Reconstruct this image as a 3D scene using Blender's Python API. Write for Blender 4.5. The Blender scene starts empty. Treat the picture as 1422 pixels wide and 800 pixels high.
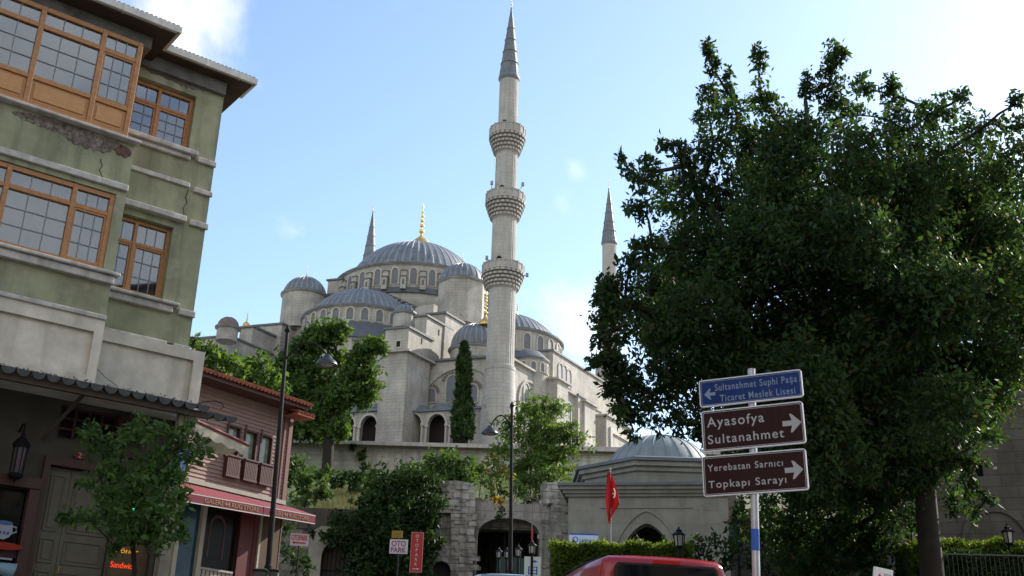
import bpy, math, random
import numpy as np
from mathutils import Vector, Matrix
from mathutils.geometry import tessellate_polygon
random.seed(7); RNG = np.random.default_rng(7)
R = math.radians
C = bpy.context.scene.collection
# ------------------------------------------------------------------ camera
FOC, TH, RO = 1550.0, R(21.75), R(1.64)
CF = Vector((0, math.cos(TH), math.sin(TH)))
_U = Vector((0, -math.sin(TH), math.cos(TH))); _R = Vector((1, 0, 0))
CR = math.cos(RO)*_R + math.sin(RO)*_U
CU = math.cos(RO)*_U - math.sin(RO)*_R
CP = Vector((0, 0, 1.6))
cam_d = bpy.data.cameras.new('camera'); cam = bpy.data.objects.new('camera', cam_d); C.objects.link(cam)
cam_d.sensor_width = 36.0; cam_d.lens = FOC/1422*36; cam_d.clip_end = 3000; cam_d.clip_start = 0.1
m3 = Matrix((CR, CU, -CF)).transposed(); m4 = m3.to_4x4(); m4.translation = CP
cam.matrix_world = m4
bpy.context.scene.camera = cam
# ------------------------------------------------------------------ light
SUN_AZ, SUN_EL = 52.5, 33.0          # azimuth to the right of the view direction (+Y)
sc = bpy.context.scene
W = bpy.data.worlds.new('World'); sc.world = W; W.use_nodes = True
def world():
    nt = W.node_tree; N = nt.nodes; L = nt.links; N.clear()
    out = N.new('ShaderNodeOutputWorld'); bg = N.new('ShaderNodeBackground'); bg.inputs[1].default_value = 0.15
    sky = N.new('ShaderNodeTexSky'); sky.sky_type = 'NISHITA'; sky.sun_disc = False
    sky.sun_elevation = R(SUN_EL); sky.sun_rotation = R(SUN_AZ); sky.air_density = 1.0; sky.dust_density = .55; sky.ozone_density = 1.2; sky.altitude = 50
    tc = N.new('ShaderNodeTexCoord')
    nz = N.new('ShaderNodeTexNoise'); nz.inputs['Scale'].default_value = 6.5; nz.inputs['Detail'].default_value = 9; nz.inputs['Roughness'].default_value = 0.6; nz.inputs['Distortion'].default_value = .5
    L.new(tc.outputs['Generated'], nz.inputs['Vector'])
    def ray(px, py): return (CF + (px-711)/FOC*CR - (py-400)/FOC*CU).normalized()
    tot = None
    blobs = [(250, 30, 120, .8), (90, -20, 150, .6), (800, 240, 34, .5), (782, 275, 40, .5), (770, 262, 26, .45), (810, 470, 120, .55), (400, 320, 45, .25), (1330, 10, 150, .3), (560, 5, 60, .4), (820, 560, 90, .6)]
    # unseen bright cloud added behind the photographer as fill light (direction, radius, amount)
    wide = [(Vector((0, -1, .55)).normalized(), 1.25, 1.15), (Vector((-.9, -.4, .6)).normalized(), .9, .9), (Vector((.8, -.7, .5)).normalized(), .8, .9)]
    for d, rad, amp in [(ray(px, py), rad/FOC*1.35, amp) for px, py, rad, amp in blobs]+wide:
        vm = N.new('ShaderNodeVectorMath'); vm.operation = 'DISTANCE'; L.new(tc.outputs['Generated'], vm.inputs[0]); vm.inputs[1].default_value = d
        mr = N.new('ShaderNodeMapRange'); mr.interpolation_type = 'SMOOTHSTEP'; L.new(vm.outputs['Value'], mr.inputs[0])
        mr.inputs[1].default_value = 0; mr.inputs[2].default_value = rad; mr.inputs[3].default_value = amp; mr.inputs[4].default_value = 0
        if tot is None: tot = mr.outputs[0]
        else:
            a = N.new('ShaderNodeMath'); a.operation = 'MAXIMUM'; L.new(tot, a.inputs[0]); L.new(mr.outputs[0], a.inputs[1]); tot = a.outputs[0]
    s = N.new('ShaderNodeMath'); s.operation = 'MULTIPLY_ADD'; L.new(tot, s.inputs[0]); s.inputs[1].default_value = 0.62; L.new(nz.outputs['Fac'], s.inputs[2])
    r = N.new('ShaderNodeMapRange'); r.interpolation_type = 'SMOOTHSTEP'; L.new(s.outputs[0], r.inputs[0]); r.inputs[1].default_value = .66; r.inputs[2].default_value = 1.15; r.inputs[3].default_value = 0; r.inputs[4].default_value = .8
    mx = N.new('ShaderNodeMixRGB'); L.new(r.outputs[0], mx.inputs[0]); L.new(sky.outputs[0], mx.inputs[1]); mx.inputs[2].default_value = CLOUD
    L.new(mx.outputs[0], bg.inputs[0]); L.new(bg.outputs[0], out.inputs[0])
CLOUD = (6.0, 5.65, 5.2, 1)
world()
sd = bpy.data.lights.new('sun', 'SUN'); sd.energy = 5.0; sd.angle = R(.5); sd.color = (1, .93, .82)
so = bpy.data.objects.new('sun', sd); C.objects.link(so)
sdir = Vector((math.sin(R(SUN_AZ))*math.cos(R(SUN_EL)), math.cos(R(SUN_AZ))*math.cos(R(SUN_EL)), math.sin(R(SUN_EL))))
so.rotation_euler = sdir.to_track_quat('Z', 'Y').to_euler(); so.location = (60, 40, 90)
sc.view_settings.view_transform = 'Standard'; sc.view_settings.look = 'None'; sc.view_settings.gamma = 1.0
sc.view_settings.exposure = 0.97; sc.view_settings.use_curve_mapping = False
sc.cycles.max_bounces = 6; sc.cycles.diffuse_bounces = 3; sc.cycles.glossy_bounces = 3; sc.cycles.transmission_bounces = 4; sc.cycles.transparent_max_bounces = 8
# ------------------------------------------------------------------ measuring helpers
def ray(px, py): return CF + (px-711)/FOC*CR - (py-400)/FOC*CU
def at(px, py, Y):
    d = ray(px, py); return CP + d*(Y/d.y)
def mpp(p): return (Vector(p)-CP).dot(CF)/FOC       # metres per photo pixel at p
class Fr:                                           # facade frame: s along the wall, z up, o outwards
    def __init__(s, P0, d):
        s.P = Vector((P0[0], P0[1], 0)); s.d = Vector((d[0], d[1], 0)).normalized(); s.n = Vector((s.d.y, -s.d.x, 0))
    def w(s, a, z, o=0): return s.P + s.d*a + s.n*o + Vector((0, 0, z))
    def px(s, px, py, o=0):
        q = ray(px, py); P = s.P + s.n*o; t = (P-CP).dot(s.n)/q.dot(s.n); p = CP+q*t
        return (p-P).dot(s.d), p.z
# ------------------------------------------------------------------ materials
MT = {}
def mat(name, col, rough=.85, metal=0, spec=.3, noise=None, bump=0, brick=None, emit=None, streak=0, blotch=None, wave=None, transl=0, coat=0, angle=None):
    if name in MT: return MT[name]
    m = bpy.data.materials.new(name); MT[name] = m; m.use_nodes = True
    nt = m.node_tree; N = nt.nodes; L = nt.links; b = N['Principled BSDF']
    b.inputs['Roughness'].default_value = rough; b.inputs['Metallic'].default_value = metal
    b.inputs['Specular IOR Level'].default_value = spec; b.inputs['Coat Weight'].default_value = coat
    tc = N.new('ShaderNodeTexCoord'); geo = N.new('ShaderNodeNewGeometry'); P = geo.outputs['Position']
    rgb = N.new('ShaderNodeRGB'); rgb.outputs[0].default_value = (*col, 1); cur = rgb.outputs[0]; hgt = None
    def mixc(fac, c1, c2, typ='MIX'):
        x = N.new('ShaderNodeMixRGB'); x.blend_type = typ
        for i, v in ((0, fac), (1, c1), (2, c2)):
            if isinstance(v, (int, float)): x.inputs[i].default_value = v
            elif isinstance(v, tuple): x.inputs[i].default_value = (*v, 1)
            else: L.new(v, x.inputs[i])
        return x.outputs[0]
    def mrange(v, a, b_, c, d):
        r = N.new('ShaderNodeMapRange'); L.new(v, r.inputs[0])
        for i, q in enumerate((a, b_, c, d)): r.inputs[i+1].default_value = q
        return r.outputs[0]
    if brick:   # (row height, brick width, mortar size, mortar colour, second colour, du)
        rh, bw, ms, mc, c2, du = brick
        dt = N.new('ShaderNodeVectorMath'); dt.operation = 'DOT_PRODUCT'; L.new(P, dt.inputs[0]); dt.inputs[1].default_value = du
        sp = N.new('ShaderNodeSeparateXYZ'); L.new(P, sp.inputs[0])
        cb = N.new('ShaderNodeCombineXYZ'); L.new(dt.outputs['Value'], cb.inputs[0]); L.new(sp.outputs[2], cb.inputs[1])
        bt = N.new('ShaderNodeTexBrick'); L.new(cb.outputs[0], bt.inputs['Vector']); bt.inputs['Scale'].default_value = 1
        bt.inputs['Row Height'].default_value = rh; bt.inputs['Brick Width'].default_value = bw; bt.inputs['Mortar Size'].default_value = ms
        bt.inputs['Mortar Smooth'].default_value = .4; bt.inputs['Bias'].default_value = 0
        L.new(cur, bt.inputs['Color1']); bt.inputs['Color2'].default_value = (*c2, 1); bt.inputs['Mortar'].default_value = (*mc, 1)
        cur = bt.outputs[0]; inv = N.new('ShaderNodeMath'); inv.operation = 'SUBTRACT'; inv.inputs[0].default_value = 1; L.new(bt.outputs['Fac'], inv.inputs[1]); hgt = inv.outputs[0]
    if noise:   # (scale, amount dark, amount light)
        scl, lo, hi = noise
        nz = N.new('ShaderNodeTexNoise'); nz.inputs['Scale'].default_value = scl; nz.inputs['Detail'].default_value = 8; nz.inputs['Roughness'].default_value = .65; L.new(P, nz.inputs['Vector'])
        v = mrange(nz.outputs['Fac'], .3, .7, lo, hi)
        cb2 = N.new('ShaderNodeCombineXYZ'); [L.new(v, cb2.inputs[i]) for i in range(3)]
        cur = mixc(1.0, cur, cb2.outputs[0], 'MULTIPLY')
        if hgt is None: hgt = nz.outputs['Fac']
    if streak:
        mp = N.new('ShaderNodeMapping'); L.new(P, mp.inputs[0]); mp.inputs['Scale'].default_value = (2.3, 2.3, .22)
        n2 = N.new('ShaderNodeTexNoise'); n2.inputs['Scale'].default_value = streak[1]; n2.inputs['Detail'].default_value = 6; L.new(mp.outputs[0], n2.inputs['Vector'])
        cur = mixc(mrange(n2.outputs['Fac'], .48, .72, 0, streak[0]), cur, streak[2])
    if blotch:  # (scale, amount, colour)
        n3 = N.new('ShaderNodeTexNoise'); n3.inputs['Scale'].default_value = blotch[0]; n3.inputs['Detail'].default_value = 10; n3.inputs['Roughness'].default_value = .7; L.new(P, n3.inputs['Vector'])
        cur = mixc(mrange(n3.outputs['Fac'], .52, .64, 0, blotch[1]), cur, blotch[2])
    if wave:    # wood grain / boards: (scale, direction vector, colour, amount)
        dt = N.new('ShaderNodeVectorMath'); dt.operation = 'DOT_PRODUCT'; L.new(P, dt.inputs[0]); dt.inputs[1].default_value = wave[1]
        n4 = N.new('ShaderNodeTexNoise'); n4.noise_dimensions = '1D'; n4.inputs['Scale'].default_value = wave[0]; n4.inputs['Detail'].default_value = 3
        L.new(dt.outputs['Value'], n4.inputs['W'])
        cur = mixc(mrange(n4.outputs['Fac'], .4, .65, 0, wave[3]), cur, wave[2])
    L.new(cur, b.inputs['Base Color'])
    if bump and hgt is not None:
        bp = N.new('ShaderNodeBump'); bp.inputs['Strength'].default_value = .6; bp.inputs['Distance'].default_value = bump; L.new(hgt, bp.inputs['Height']); L.new(bp.outputs[0], b.inputs['Normal'])
    if emit: b.inputs['Emission Color'].default_value = (*col, 1); b.inputs['Emission Strength'].default_value = emit
    if transl:
        t = N.new('ShaderNodeBsdfTranslucent'); tcx = mixc(1.0, cur, transl[1], 'MULTIPLY'); L.new(tcx, t.inputs[0])
        ms_ = N.new('ShaderNodeMixShader'); ms_.inputs[0].default_value = transl[0]; L.new(b.outputs[0], ms_.inputs[1]); L.new(t.outputs[0], ms_.inputs[2])
        L.new(ms_.outputs[0], N['Material Output'].inputs[0])
    return m
def leafmat(name, c1, c2, c3=None, tr=.38):
    if name in MT: return MT[name]
    m = bpy.data.materials.new(name); MT[name] = m; m.use_nodes = True
    nt = m.node_tree; N = nt.nodes; L = nt.links; b = N['Principled BSDF']; b.inputs['Roughness'].default_value = .6; b.inputs['Specular IOR Level'].default_value = .15
    geo = N.new('ShaderNodeNewGeometry')
    rp = N.new('ShaderNodeValToRGB'); L.new(geo.outputs['Random Per Island'], rp.inputs[0])
    rp.color_ramp.elements[0].color = (*c1, 1); rp.color_ramp.elements[1].color = (*c2, 1); rp.color_ramp.elements[1].position = .9
    if c3: e = rp.color_ramp.elements.new(.985); e.color = (*c3, 1)
    nz = N.new('ShaderNodeTexNoise'); nz.inputs['Scale'].default_value = .8; L.new(geo.outputs['Position'], nz.inputs['Vector'])
    mr = N.new('ShaderNodeMapRange'); L.new(nz.outputs['Fac'], mr.inputs[0]); mr.inputs[1].default_value = .35; mr.inputs[2].default_value = .65; mr.inputs[3].default_value = .7; mr.inputs[4].default_value = 1.3
    mu = N.new('ShaderNodeVectorMath'); mu.operation = 'SCALE'; L.new(rp.outputs[0], mu.inputs[0]); L.new(mr.outputs[0], mu.inputs['Scale'])
    L.new(mu.outputs[0], b.inputs['Base Color'])
    t = N.new('ShaderNodeBsdfTranslucent'); mc = N.new('ShaderNodeMixRGB'); mc.blend_type = 'MULTIPLY'; mc.inputs[0].default_value = 1; L.new(mu.outputs[0], mc.inputs[1]); mc.inputs[2].default_value = (2.6, 2.4, .8, 1)
    L.new(mc.outputs[0], t.inputs[0]); ms_ = N.new('ShaderNodeMixShader'); ms_.inputs[0].default_value = tr
    L.new(b.outputs[0], ms_.inputs[1]); L.new(t.outputs[0], ms_.inputs[2]); L.new(ms_.outputs[0], N['Material Output'].inputs[0])
    return m
AV = Vector((math.sin(R(-72)), math.cos(R(-72)), 0))       # mosque: leftwards along the shaded side
BV = Vector((math.sin(R(30)), math.cos(R(30)), 0))         # mosque: away along the sunlit side
SU = tuple((BV - AV)*1.0)
M_stone = lambda: mat('mosque_stone', (.395, .380, .355), .9, noise=(.35, .6, 1.16), bump=.02, brick=(.42, 1.15, .018, (.24, .225, .20), (.39, .365, .325), SU), streak=(.6, .9, (.20, .195, .18)), blotch=(.16, .35, (.27, .255, .225)))
M_stone2 = lambda: mat('minaret_stone', (.39, .375, .355), .9, noise=(.5, .78, 1.08), bump=.01, brick=(.5, 1.2, .02, (.27, .26, .245), (.39, .37, .345), (.7, .5, 0)), streak=(.55, 1.0, (.23, .225, .215)), blotch=(.3, .3, (.30, .285, .26)))
M_lead = lambda: mat('lead_sheet', (.12, .137, .16), .55, spec=.4, noise=(.7, .6, 1.25), streak=(.5, 1.3, (.20, .215, .23)), blotch=(.5, .4, (.09, .10, .12)))
M_gold = lambda: mat('gilded_metal', (.78, .52, .16), .3, metal=.85)
M_dark = lambda: mat('dark_opening', (.012, .012, .014), .9)
M_latt = lambda: mat('window_lattice', (.15, .16, .175), .6, noise=(9, .6, 1.2))
# ------------------------------------------------------------------ mesh builder
class MB:
    def __init__(s): s.v = []; s.f = []
    def add(s, vs, fs):
        k = len(s.v); s.v += [Vector(v) for v in vs]; s.f += [[i+k for i in f] for f in fs]; return s
    def para(s, p, a, b, c):
        p, a, b, c = map(Vector, (p, a, b, c)); v = [p, p+a, p+a+b, p+b, p+c, p+a+c, p+a+b+c, p+b+c]
        f = [[0, 3, 2, 1], [4, 5, 6, 7], [0, 1, 5, 4], [1, 2, 6, 5], [2, 3, 7, 6], [3, 0, 4, 7]]
        if a.cross(b).dot(c) < 0: f = [x[::-1] for x in f]
        return s.add(v, f)
    def fbox(s, fr, s0, s1, z0, z1, o0, o1): return s.para(fr.w(s0, z0, o0), fr.d*(s1-s0), fr.n*(o1-o0), (0, 0, z1-z0))
    def box(s, c, sz, rz=0):
        c = Vector(c); ax = Vector((math.cos(rz), math.sin(rz), 0))*sz[0]; ay = Vector((-math.sin(rz), math.cos(rz), 0))*sz[1]; az = Vector((0, 0, sz[2]))
        return s.para(c-ax/2-ay/2-az/2, ax, ay, az)
    def plate(s, loops, O, U, V, Nn, t):     # polygon with holes in plane (O,U,V), thickness t along -Nn
        O, U, V, Nn = map(Vector, (O, U, V, Nn)); pts = []; off = []
        for lp in loops: off.append(len(pts)); pts += [Vector((p[0], p[1], 0)) for p in lp]
        tris = tessellate_polygon([[Vector((p[0], p[1], 0)) for p in lp] for lp in loops])
        n = len(pts); vs = [O+U*p.x+V*p.y for p in pts]; vs += [q-Nn*t for q in vs]; fs = []
        for a, b, c in tris:
            if (vs[b]-vs[a]).cross(vs[c]-vs[a]).dot(Nn) < 0: a, c = c, a
            fs.append([a, b, c]); fs.append([a+n, c+n, b+n])
        for o, lp in zip(off, loops):
            k = len(lp)
            for i in range(k): fs.append([o+i, o+(i+1) % k, o+(i+1) % k+n, o+i+n])
        return s.add(vs, fs)
    def fplate(s, fr, loops, o, t): return s.plate(loops, fr.w(0, 0, o), fr.d, (0, 0, 1), fr.n, t)
    def rev(s, c, prof, n=32, rib=0, ribn=0, a0=0, a1=2*math.pi, smooth=None):
        c = Vector(c); full = abs(a1-a0-2*math.pi) < 1e-6; m = n if full else n+1; base = len(s.v); rows = []
        for (r, z) in prof:
            row = []
            for i in range(m):
                a = a0+(a1-a0)*i/n; rr = r
                if rib and i % (n//ribn) == 0: rr = r + rib*min(1, r/1.0)
                row.append(c+Vector((rr*math.cos(a), rr*math.sin(a), z)))
            rows.append(row)
        vs = [p for row in rows for p in row]; fs = []
        for j in range(len(prof)-1):
            for i in range(n):
                a, b = i, (i+1) % m; fs.append([j*m+a, j*m+b, (j+1)*m+b, (j+1)*m+a])
        if prof[0][0] > 1e-4 and full: fs.append([i for i in range(m)][::-1])
        if prof[-1][0] > 1e-4 and full: fs.append([(len(prof)-1)*m+i for i in range(m)])
        return s.add(vs, fs)
    def tube(s, pts, rad, n=8, cap=True):
        pts = [Vector(p) for p in pts]; k = len(pts); rad = rad if isinstance(rad, (list, tuple)) else [rad]*k; vs = []; fs = []
        up = Vector((0, 0, 1))
        for i, p in enumerate(pts):
            t = (pts[min(i+1, k-1)]-pts[max(i-1, 0)]).normalized(); a = t.cross(up if abs(t.z) < .95 else Vector((1, 0, 0))).normalized(); b = t.cross(a)
            vs += [p+(a*math.cos(2*math.pi*j/n)+b*math.sin(2*math.pi*j/n))*rad[i] for j in range(n)]
        for i in range(k-1):
            for j in range(n): fs.append([i*n+j, i*n+(j+1) % n, (i+1)*n+(j+1) % n, (i+1)*n+j])
        if cap: fs.append([j for j in range(n)]); fs.append([(k-1)*n+j for j in range(n)][::-1])
        return s.add(vs, fs)
    def prism(s, pts, z0, z1):               # vertical prism on a footprint
        n = len(pts); vs = [Vector((p[0], p[1], z0)) for p in pts]+[Vector((p[0], p[1], z1)) for p in pts]
        ar = sum(pts[i][0]*pts[(i+1) % n][1]-pts[(i+1) % n][0]*pts[i][1] for i in range(n))
        fs = [list(range(n))[::-1], [n+i for i in range(n)]]+[[i, (i+1) % n, n+(i+1) % n, n+i] for i in range(n)]
        if ar < 0: fs = [f[::-1] for f in fs]
        return s.add(vs, fs)
BASE = {}
def new_obj(name, me, parent, base=None):
    o = bpy.data.objects.new(name, me); C.objects.link(o)
    if parent: o.parent = parent; BASE[o.name] = BASE[parent.name]
    else: BASE[o.name] = Vector(base or (0, 0, 0)); o.location = BASE[o.name]
    return o
def put(name, mb, m, parent=None, base=None, smooth=False, label=None, bevel=0):
    b = BASE[parent.name] if parent else Vector(base or (0, 0, 0))
    me = bpy.data.meshes.new(name); me.from_pydata([tuple(v-b) for v in mb.v], [], mb.f); me.materials.append(m); me.update()
    if smooth:
        me.polygons.foreach_set('use_smooth', [True]*len(me.polygons))
        try: me.set_sharp_from_angle(angle=R(smooth if smooth is not True else 40))
        except Exception: pass
    o = new_obj(name, me, parent, b)
    if bevel:
        md = o.modifiers.new('bevel', 'BEVEL'); md.width = bevel; md.segments = 2; md.limit_method = 'ANGLE'
    if label: o['label'] = label
    return o
def tag(o, label, cat, group=None, kind=None):
    o['label'] = label; o['category'] = cat
    if group: o['group'] = group
    if kind: o['kind'] = kind
    return o
def thing(name, base, label, cat, group=None):
    o = bpy.data.objects.new(name, None); o.empty_display_size = .3; C.objects.link(o); o.location = base; BASE[o.name] = Vector(base)
    return tag(o, label, cat, group)
def text_mesh(name, body, O, U, V, Nn, size, m, parent, depth=.006, fit=None, alignx='LEFT', bold=0, font_w=1.0, space=1.0):
    cu = bpy.data.curves.new(name, 'FONT'); cu.body = body; cu.size = 1; cu.extrude = 0; cu.align_x = 'LEFT'; cu.offset = bold; cu.space_character = space
    to = bpy.data.objects.new('tmp', cu); C.objects.link(to); dg = bpy.context.evaluated_depsgraph_get(); dg.update()
    me = bpy.data.meshes.new_from_object(to.evaluated_get(dg)); bpy.data.objects.remove(to); 
    xs = [v.co.x for v in me.vertices]; ys = [v.co.y for v in me.vertices]; x0, x1 = min(xs), max(xs)
    sx = size*font_w
    if fit: sx = fit/(x1-x0)
    U, V, Nn, O = map(Vector, (U, V, Nn, O)); b = BASE[parent.name]
    sh = {'LEFT': 0, 'CENTER': -(x1-x0)*sx/2, 'RIGHT': -(x1-x0)*sx}[alignx]
    vs = [O+U*((v.co.x-x0)*sx+sh)+V*(v.co.y*size)-b for v in me.vertices]; n = len(vs)
    fs = [list(p.vertices) for p in me.polygons]; mb = MB()
    front = [v+Nn*depth for v in vs]
    ed = {}
    for f in fs:
        for i in range(len(f)):
            e = (f[i], f[(i+1) % len(f)]); ed[e] = 1
    side = [[a, b_, b_+n, a+n][::-1] for (a, b_) in ed if (b_, a) not in ed]
    me2 = bpy.data.meshes.new(name); me2.from_pydata([tuple(v) for v in vs]+[tuple(v) for v in front], [], [[i+n for i in f] for f in fs]+side); me2.materials.append(m)
    bpy.data.meshes.remove(me); bpy.data.curves.remove(cu)
    return new_obj(name, me2, parent)
def arch_pts(cx, z0, w, h, pointed=.25, n=10):   # closed outline of an arched opening; springing chosen from the width
    r = w/2; rise = r*(1+pointed); zs = z0+h-rise; p = [(cx-r, z0), (cx+r, z0)]
    for i in range(n+1):
        t = i/n; a = t*math.pi/2; p.append((cx+r*math.cos(a)**(1-.25*pointed), zs+rise*math.sin(a)))
    for i in range(1, n+1):
        a = (1-i/n)*math.pi/2; p.append((cx-r*math.cos(a)**(1-.25*pointed), zs+rise*math.sin(a)))
    return p
def rect(s0, s1, z0, z1): return [(s0, z0), (s1, z0), (s1, z1), (s0, z1)]
# ------------------------------------------------------------------ foliage
def leaves(name, pts, size, m, parent, droop=0.3, aspect=.5, jitter=.35):
    pts = np.asarray(pts, float); n = len(pts); b = np.array(BASE[parent.name]); pts = pts-b
    d = RNG.normal(size=(n, 3)); d[:, 2] -= droop; d /= np.linalg.norm(d, axis=1)[:, None]
    e = RNG.normal(size=(n, 3)); e = np.cross(d, e); e /= np.linalg.norm(e, axis=1)[:, None]
    s = size*(1+jitter*RNG.normal(size=n)).clip(.4, 1.8)[:, None]; nn = np.cross(d, e)
    v = np.empty((n, 5, 3)); v[:, 0] = pts; v[:, 1] = pts+d*s*.45+e*s*aspect*.5+nn*s*.08; v[:, 2] = pts+d*s; v[:, 3] = pts+d*s*.45-e*s*aspect*.5+nn*s*.08
    v = v[:, :4].reshape(-1, 3)
    me = bpy.data.meshes.new(name); me.vertices.add(4*n); me.vertices.foreach_set('co', v.ravel())
    me.loops.add(4*n); me.loops.foreach_set('vertex_index', np.arange(4*n)); me.polygons.add(n)
    me.polygons.foreach_set('loop_start', np.arange(n)*4); me.polygons.foreach_set('loop_total', np.full(n, 4)); me.update(); me.validate()
    me.materials.append(m)
    return new_obj(name, me, parent)
def clump_points(c, rad, n, tw=14, spread=.16, up=.15, shell=.55):
    """leaf positions in a clump: short shoots starting inside the ellipsoid and running outwards"""
    c = np.array(c); rad = np.array(rad if hasattr(rad, '__len__') else (rad,)*3); k = max(1, n//tw)
    d = RNG.normal(size=(k, 3)); d /= np.linalg.norm(d, axis=1)[:, None]
    r0 = shell+(1-shell)*RNG.random(k)[:, None]**.6
    st = d*r0; dirv = d+RNG.normal(size=(k, 3))*.5; dirv[:, 2] += up; ln = (.25+.35*RNG.random(k))[:, None]
    t = RNG.random((k, tw, 1)); p = st[:, None, :]*.8+dirv[:, None, :]*ln[:, None, :]*t
    p = p*rad+c; p += RNG.normal(size=p.shape)*(spread*rad.min()*.35+.03)
    return p.reshape(-1, 3)
def limb(mb, a, b, r0, r1, sag=.1, n=5, seed=0):
    a, b = Vector(a), Vector(b); rn = random.Random(seed); L = (b-a).length; pts = []; rr = []
    off = Vector((rn.uniform(-1, 1), rn.uniform(-1, 1), rn.uniform(-.3, .6)))*L*sag
    for i in range(n+1):
        t = i/n; pts.append(a.lerp(b, t)+off*math.sin(math.pi*t)+Vector((rn.uniform(-1, 1), rn.uniform(-1, 1), 0))*L*.015*(0 < i < n)); rr.append(r0*(1-t)+r1*t)
    mb.tube(pts, rr, 7)
# ================================================================== GROUND
GP = [(-60, -3.0), (-5, -.4), (0, 0), (10, 1.3), (17, 2.75), (26, 3.9), (31, 4.4), (50, 6.1), (60, 6.4), (62.5, 11.2), (90, 20), (116, 26.5), (121.5, 27.2)]
def gz(y): return float(np.interp(y, [p[0] for p in GP], [p[1] for p in GP]))
M_asph = mat('stone_setts', (.17, .165, .155), .9, noise=(3, .75, 1.2), bump=.01, brick=(.12, .14, .012, (.07, .07, .065), (.13, .125, .12), (1, 0, 0)), blotch=(.6, .3, (.11, .105, .10)))
M_earth = mat('hill_earth', (.10, .095, .05), 1, noise=(.8, .6, 1.3), bump=.05)
mb = MB(); ys = sorted(set([p[0] for p in GP]+list(range(-60, 60, 5)))); xs = [-700, -60, -30, -12, -6, 0, 6, 12, 30, 60, 700]
ys = [y for y in ys if y <= 60]
vs = [(x, y, gz(y)) for y in ys for x in xs]; k = len(xs)
mb.add(vs, [[j*k+i, j*k+i+1, (j+1)*k+i+1, (j+1)*k+i] for j in range(len(ys)-1) for i in range(k-1)])
o = put('road', mb, M_asph); o['kind'] = 'structure'
mb = MB(); ys = [60, 62.5, 70, 80, 90, 100, 110, 116, 121.5]
vs = [(x, y, gz(y)) for y in ys for x in xs]
mb.add(vs, [[j*k+i, j*k+i+1, (j+1)*k+i+1, (j+1)*k+i] for j in range(len(ys)-1) for i in range(k-1)])
o = put('hillside', mb, M_earth); o['kind'] = 'structure'
ZM = at(600, 612, 131).z          # mosque court level
mb = MB(); zw_ = at(540, 614, 119).z-.7; mb.add([(-700, 117.5, zw_), (700, 117.5, zw_), (700, 131, ZM-.6), (-700, 131, ZM-.6), (700, 2500, ZM-.6), (-700, 2500, ZM-.6)], [[0, 1, 2, 3], [3, 2, 4, 5]])
o = put('mosque_court', mb, mat('court_paving', (.25, .24, .22), .9, noise=(1, .8, 1.1))); o['kind'] = 'structure'
mb = MB(); mb.add([(-700, -60, -3), (700, -60, -3), (700, -900, -3), (-700, -900, -3)], [[0, 3, 2, 1]])
o = put('far_ground', mb, M_earth); o['kind'] = 'structure'
# pavements with kerbs on both sides of the road
M_pave = mat('paving', (.22, .21, .2), .9, noise=(4, .8, 1.1), brick=(.3, .3, .01, (.12, .12, .11), (.2, .19, .18), (1, 1, 0)))
def ramp_strip(name, pts_in, pts_out, h):      # strip between two polylines (x,y), raised by h
    mb = MB(); n = len(pts_in); top = []
    for (a, b) in zip(pts_in, pts_out): top += [Vector((a[0], a[1], gz(a[1])+h)), Vector((b[0], b[1], gz(b[1])+h))]
    low = [v-Vector((0, 0, h+.3)) for v in top]; N2 = len(top); fs = []
    for i in range(n-1):
        a, b, c, d = 2*i, 2*i+1, 2*i+3, 2*i+2; fs += [[a, b, c, d], [a+N2, d+N2, c+N2, b+N2], [a, d, d+N2, a+N2], [b, b+N2, c+N2, c]]
    mb.add(top+low, fs); o = put(name, mb, M_pave); o['kind'] = 'structure'
YS = [-10, 0, 5, 10, 13.5, 17, 21.5, 26, 31, 40, 50, 58]
ramp_strip('pavement', [(-3.2-.03*y if y < 20 else -3.8+(y-20)*.06, y) for y in YS], [(-30, y) for y in YS], .13)
ramp_strip('pavement', [(2.75+.012*max(y, 0)*1.0, y) for y in YS], [(40, y) for y in YS], .13)
exec_parts = True
# ================================================================== GREEN BUILDING
G = Fr((-5.1895, 17.0), (.79099732, .61181962))
BO = .8
M_green = mat('green_render', (.25, .262, .17), .95, noise=(1.3, .66, 1.2), bump=.02, streak=(.85, 2.0, (.12, .125, .09)), blotch=(2.2, .4, (.32, .32, .25)))
M_conc = mat('pale_concrete', (.56, .53, .455), .95, noise=(1.8, .65, 1.12), bump=.008, streak=(.6, 1.7, (.28, .265, .22)), blotch=(1.4, .3, (.42, .40, .36)))
M_trim = mat('weathered_trim', (.43, .42, .40), .9, noise=(5, .7, 1.12), bump=.006, streak=(.75, 2.6, (.18, .175, .16)), blotch=(3, .5, (.26, .255, .24)))
M_wood = mat('orange_timber', (.33, .165, .07), .5, spec=.3, noise=(14, .8, 1.2), wave=(26, (0, 0, 1), (.24, .11, .045), .5))
M_wood2 = mat('orange_timber_panel', (.38, .21, .08), .45, spec=.4, noise=(10, .85, 1.15), wave=(30, (0, 0, 1), (.36, .15, .045), .6))
M_glass = mat('window_glass', (.075, .10, .125), .04, spec=.9, noise=(.5, .8, 1.3))
M_munt = mat('glazing_lead', (.17, .165, .18), .5)
M_curt = mat('net_curtain', (.42, .44, .46), .95, noise=(3, .85, 1.1))
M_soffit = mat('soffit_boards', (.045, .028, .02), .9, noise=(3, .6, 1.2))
M_cove = mat('stained_cornice', (.10, .10, .095), .95, noise=(2.5, .55, 1.4), blotch=(2, .5, (.18, .18, .16)))
M_gut = mat('painted_gutter', (.50, .50, .46), .6, noise=(4, .75, 1.1), streak=(.35, 3, (.28, .27, .25)))
M_tile = mat('roof_tile_grey', (.26, .24, .22), .9, noise=(6, .6, 1.3))
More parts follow.
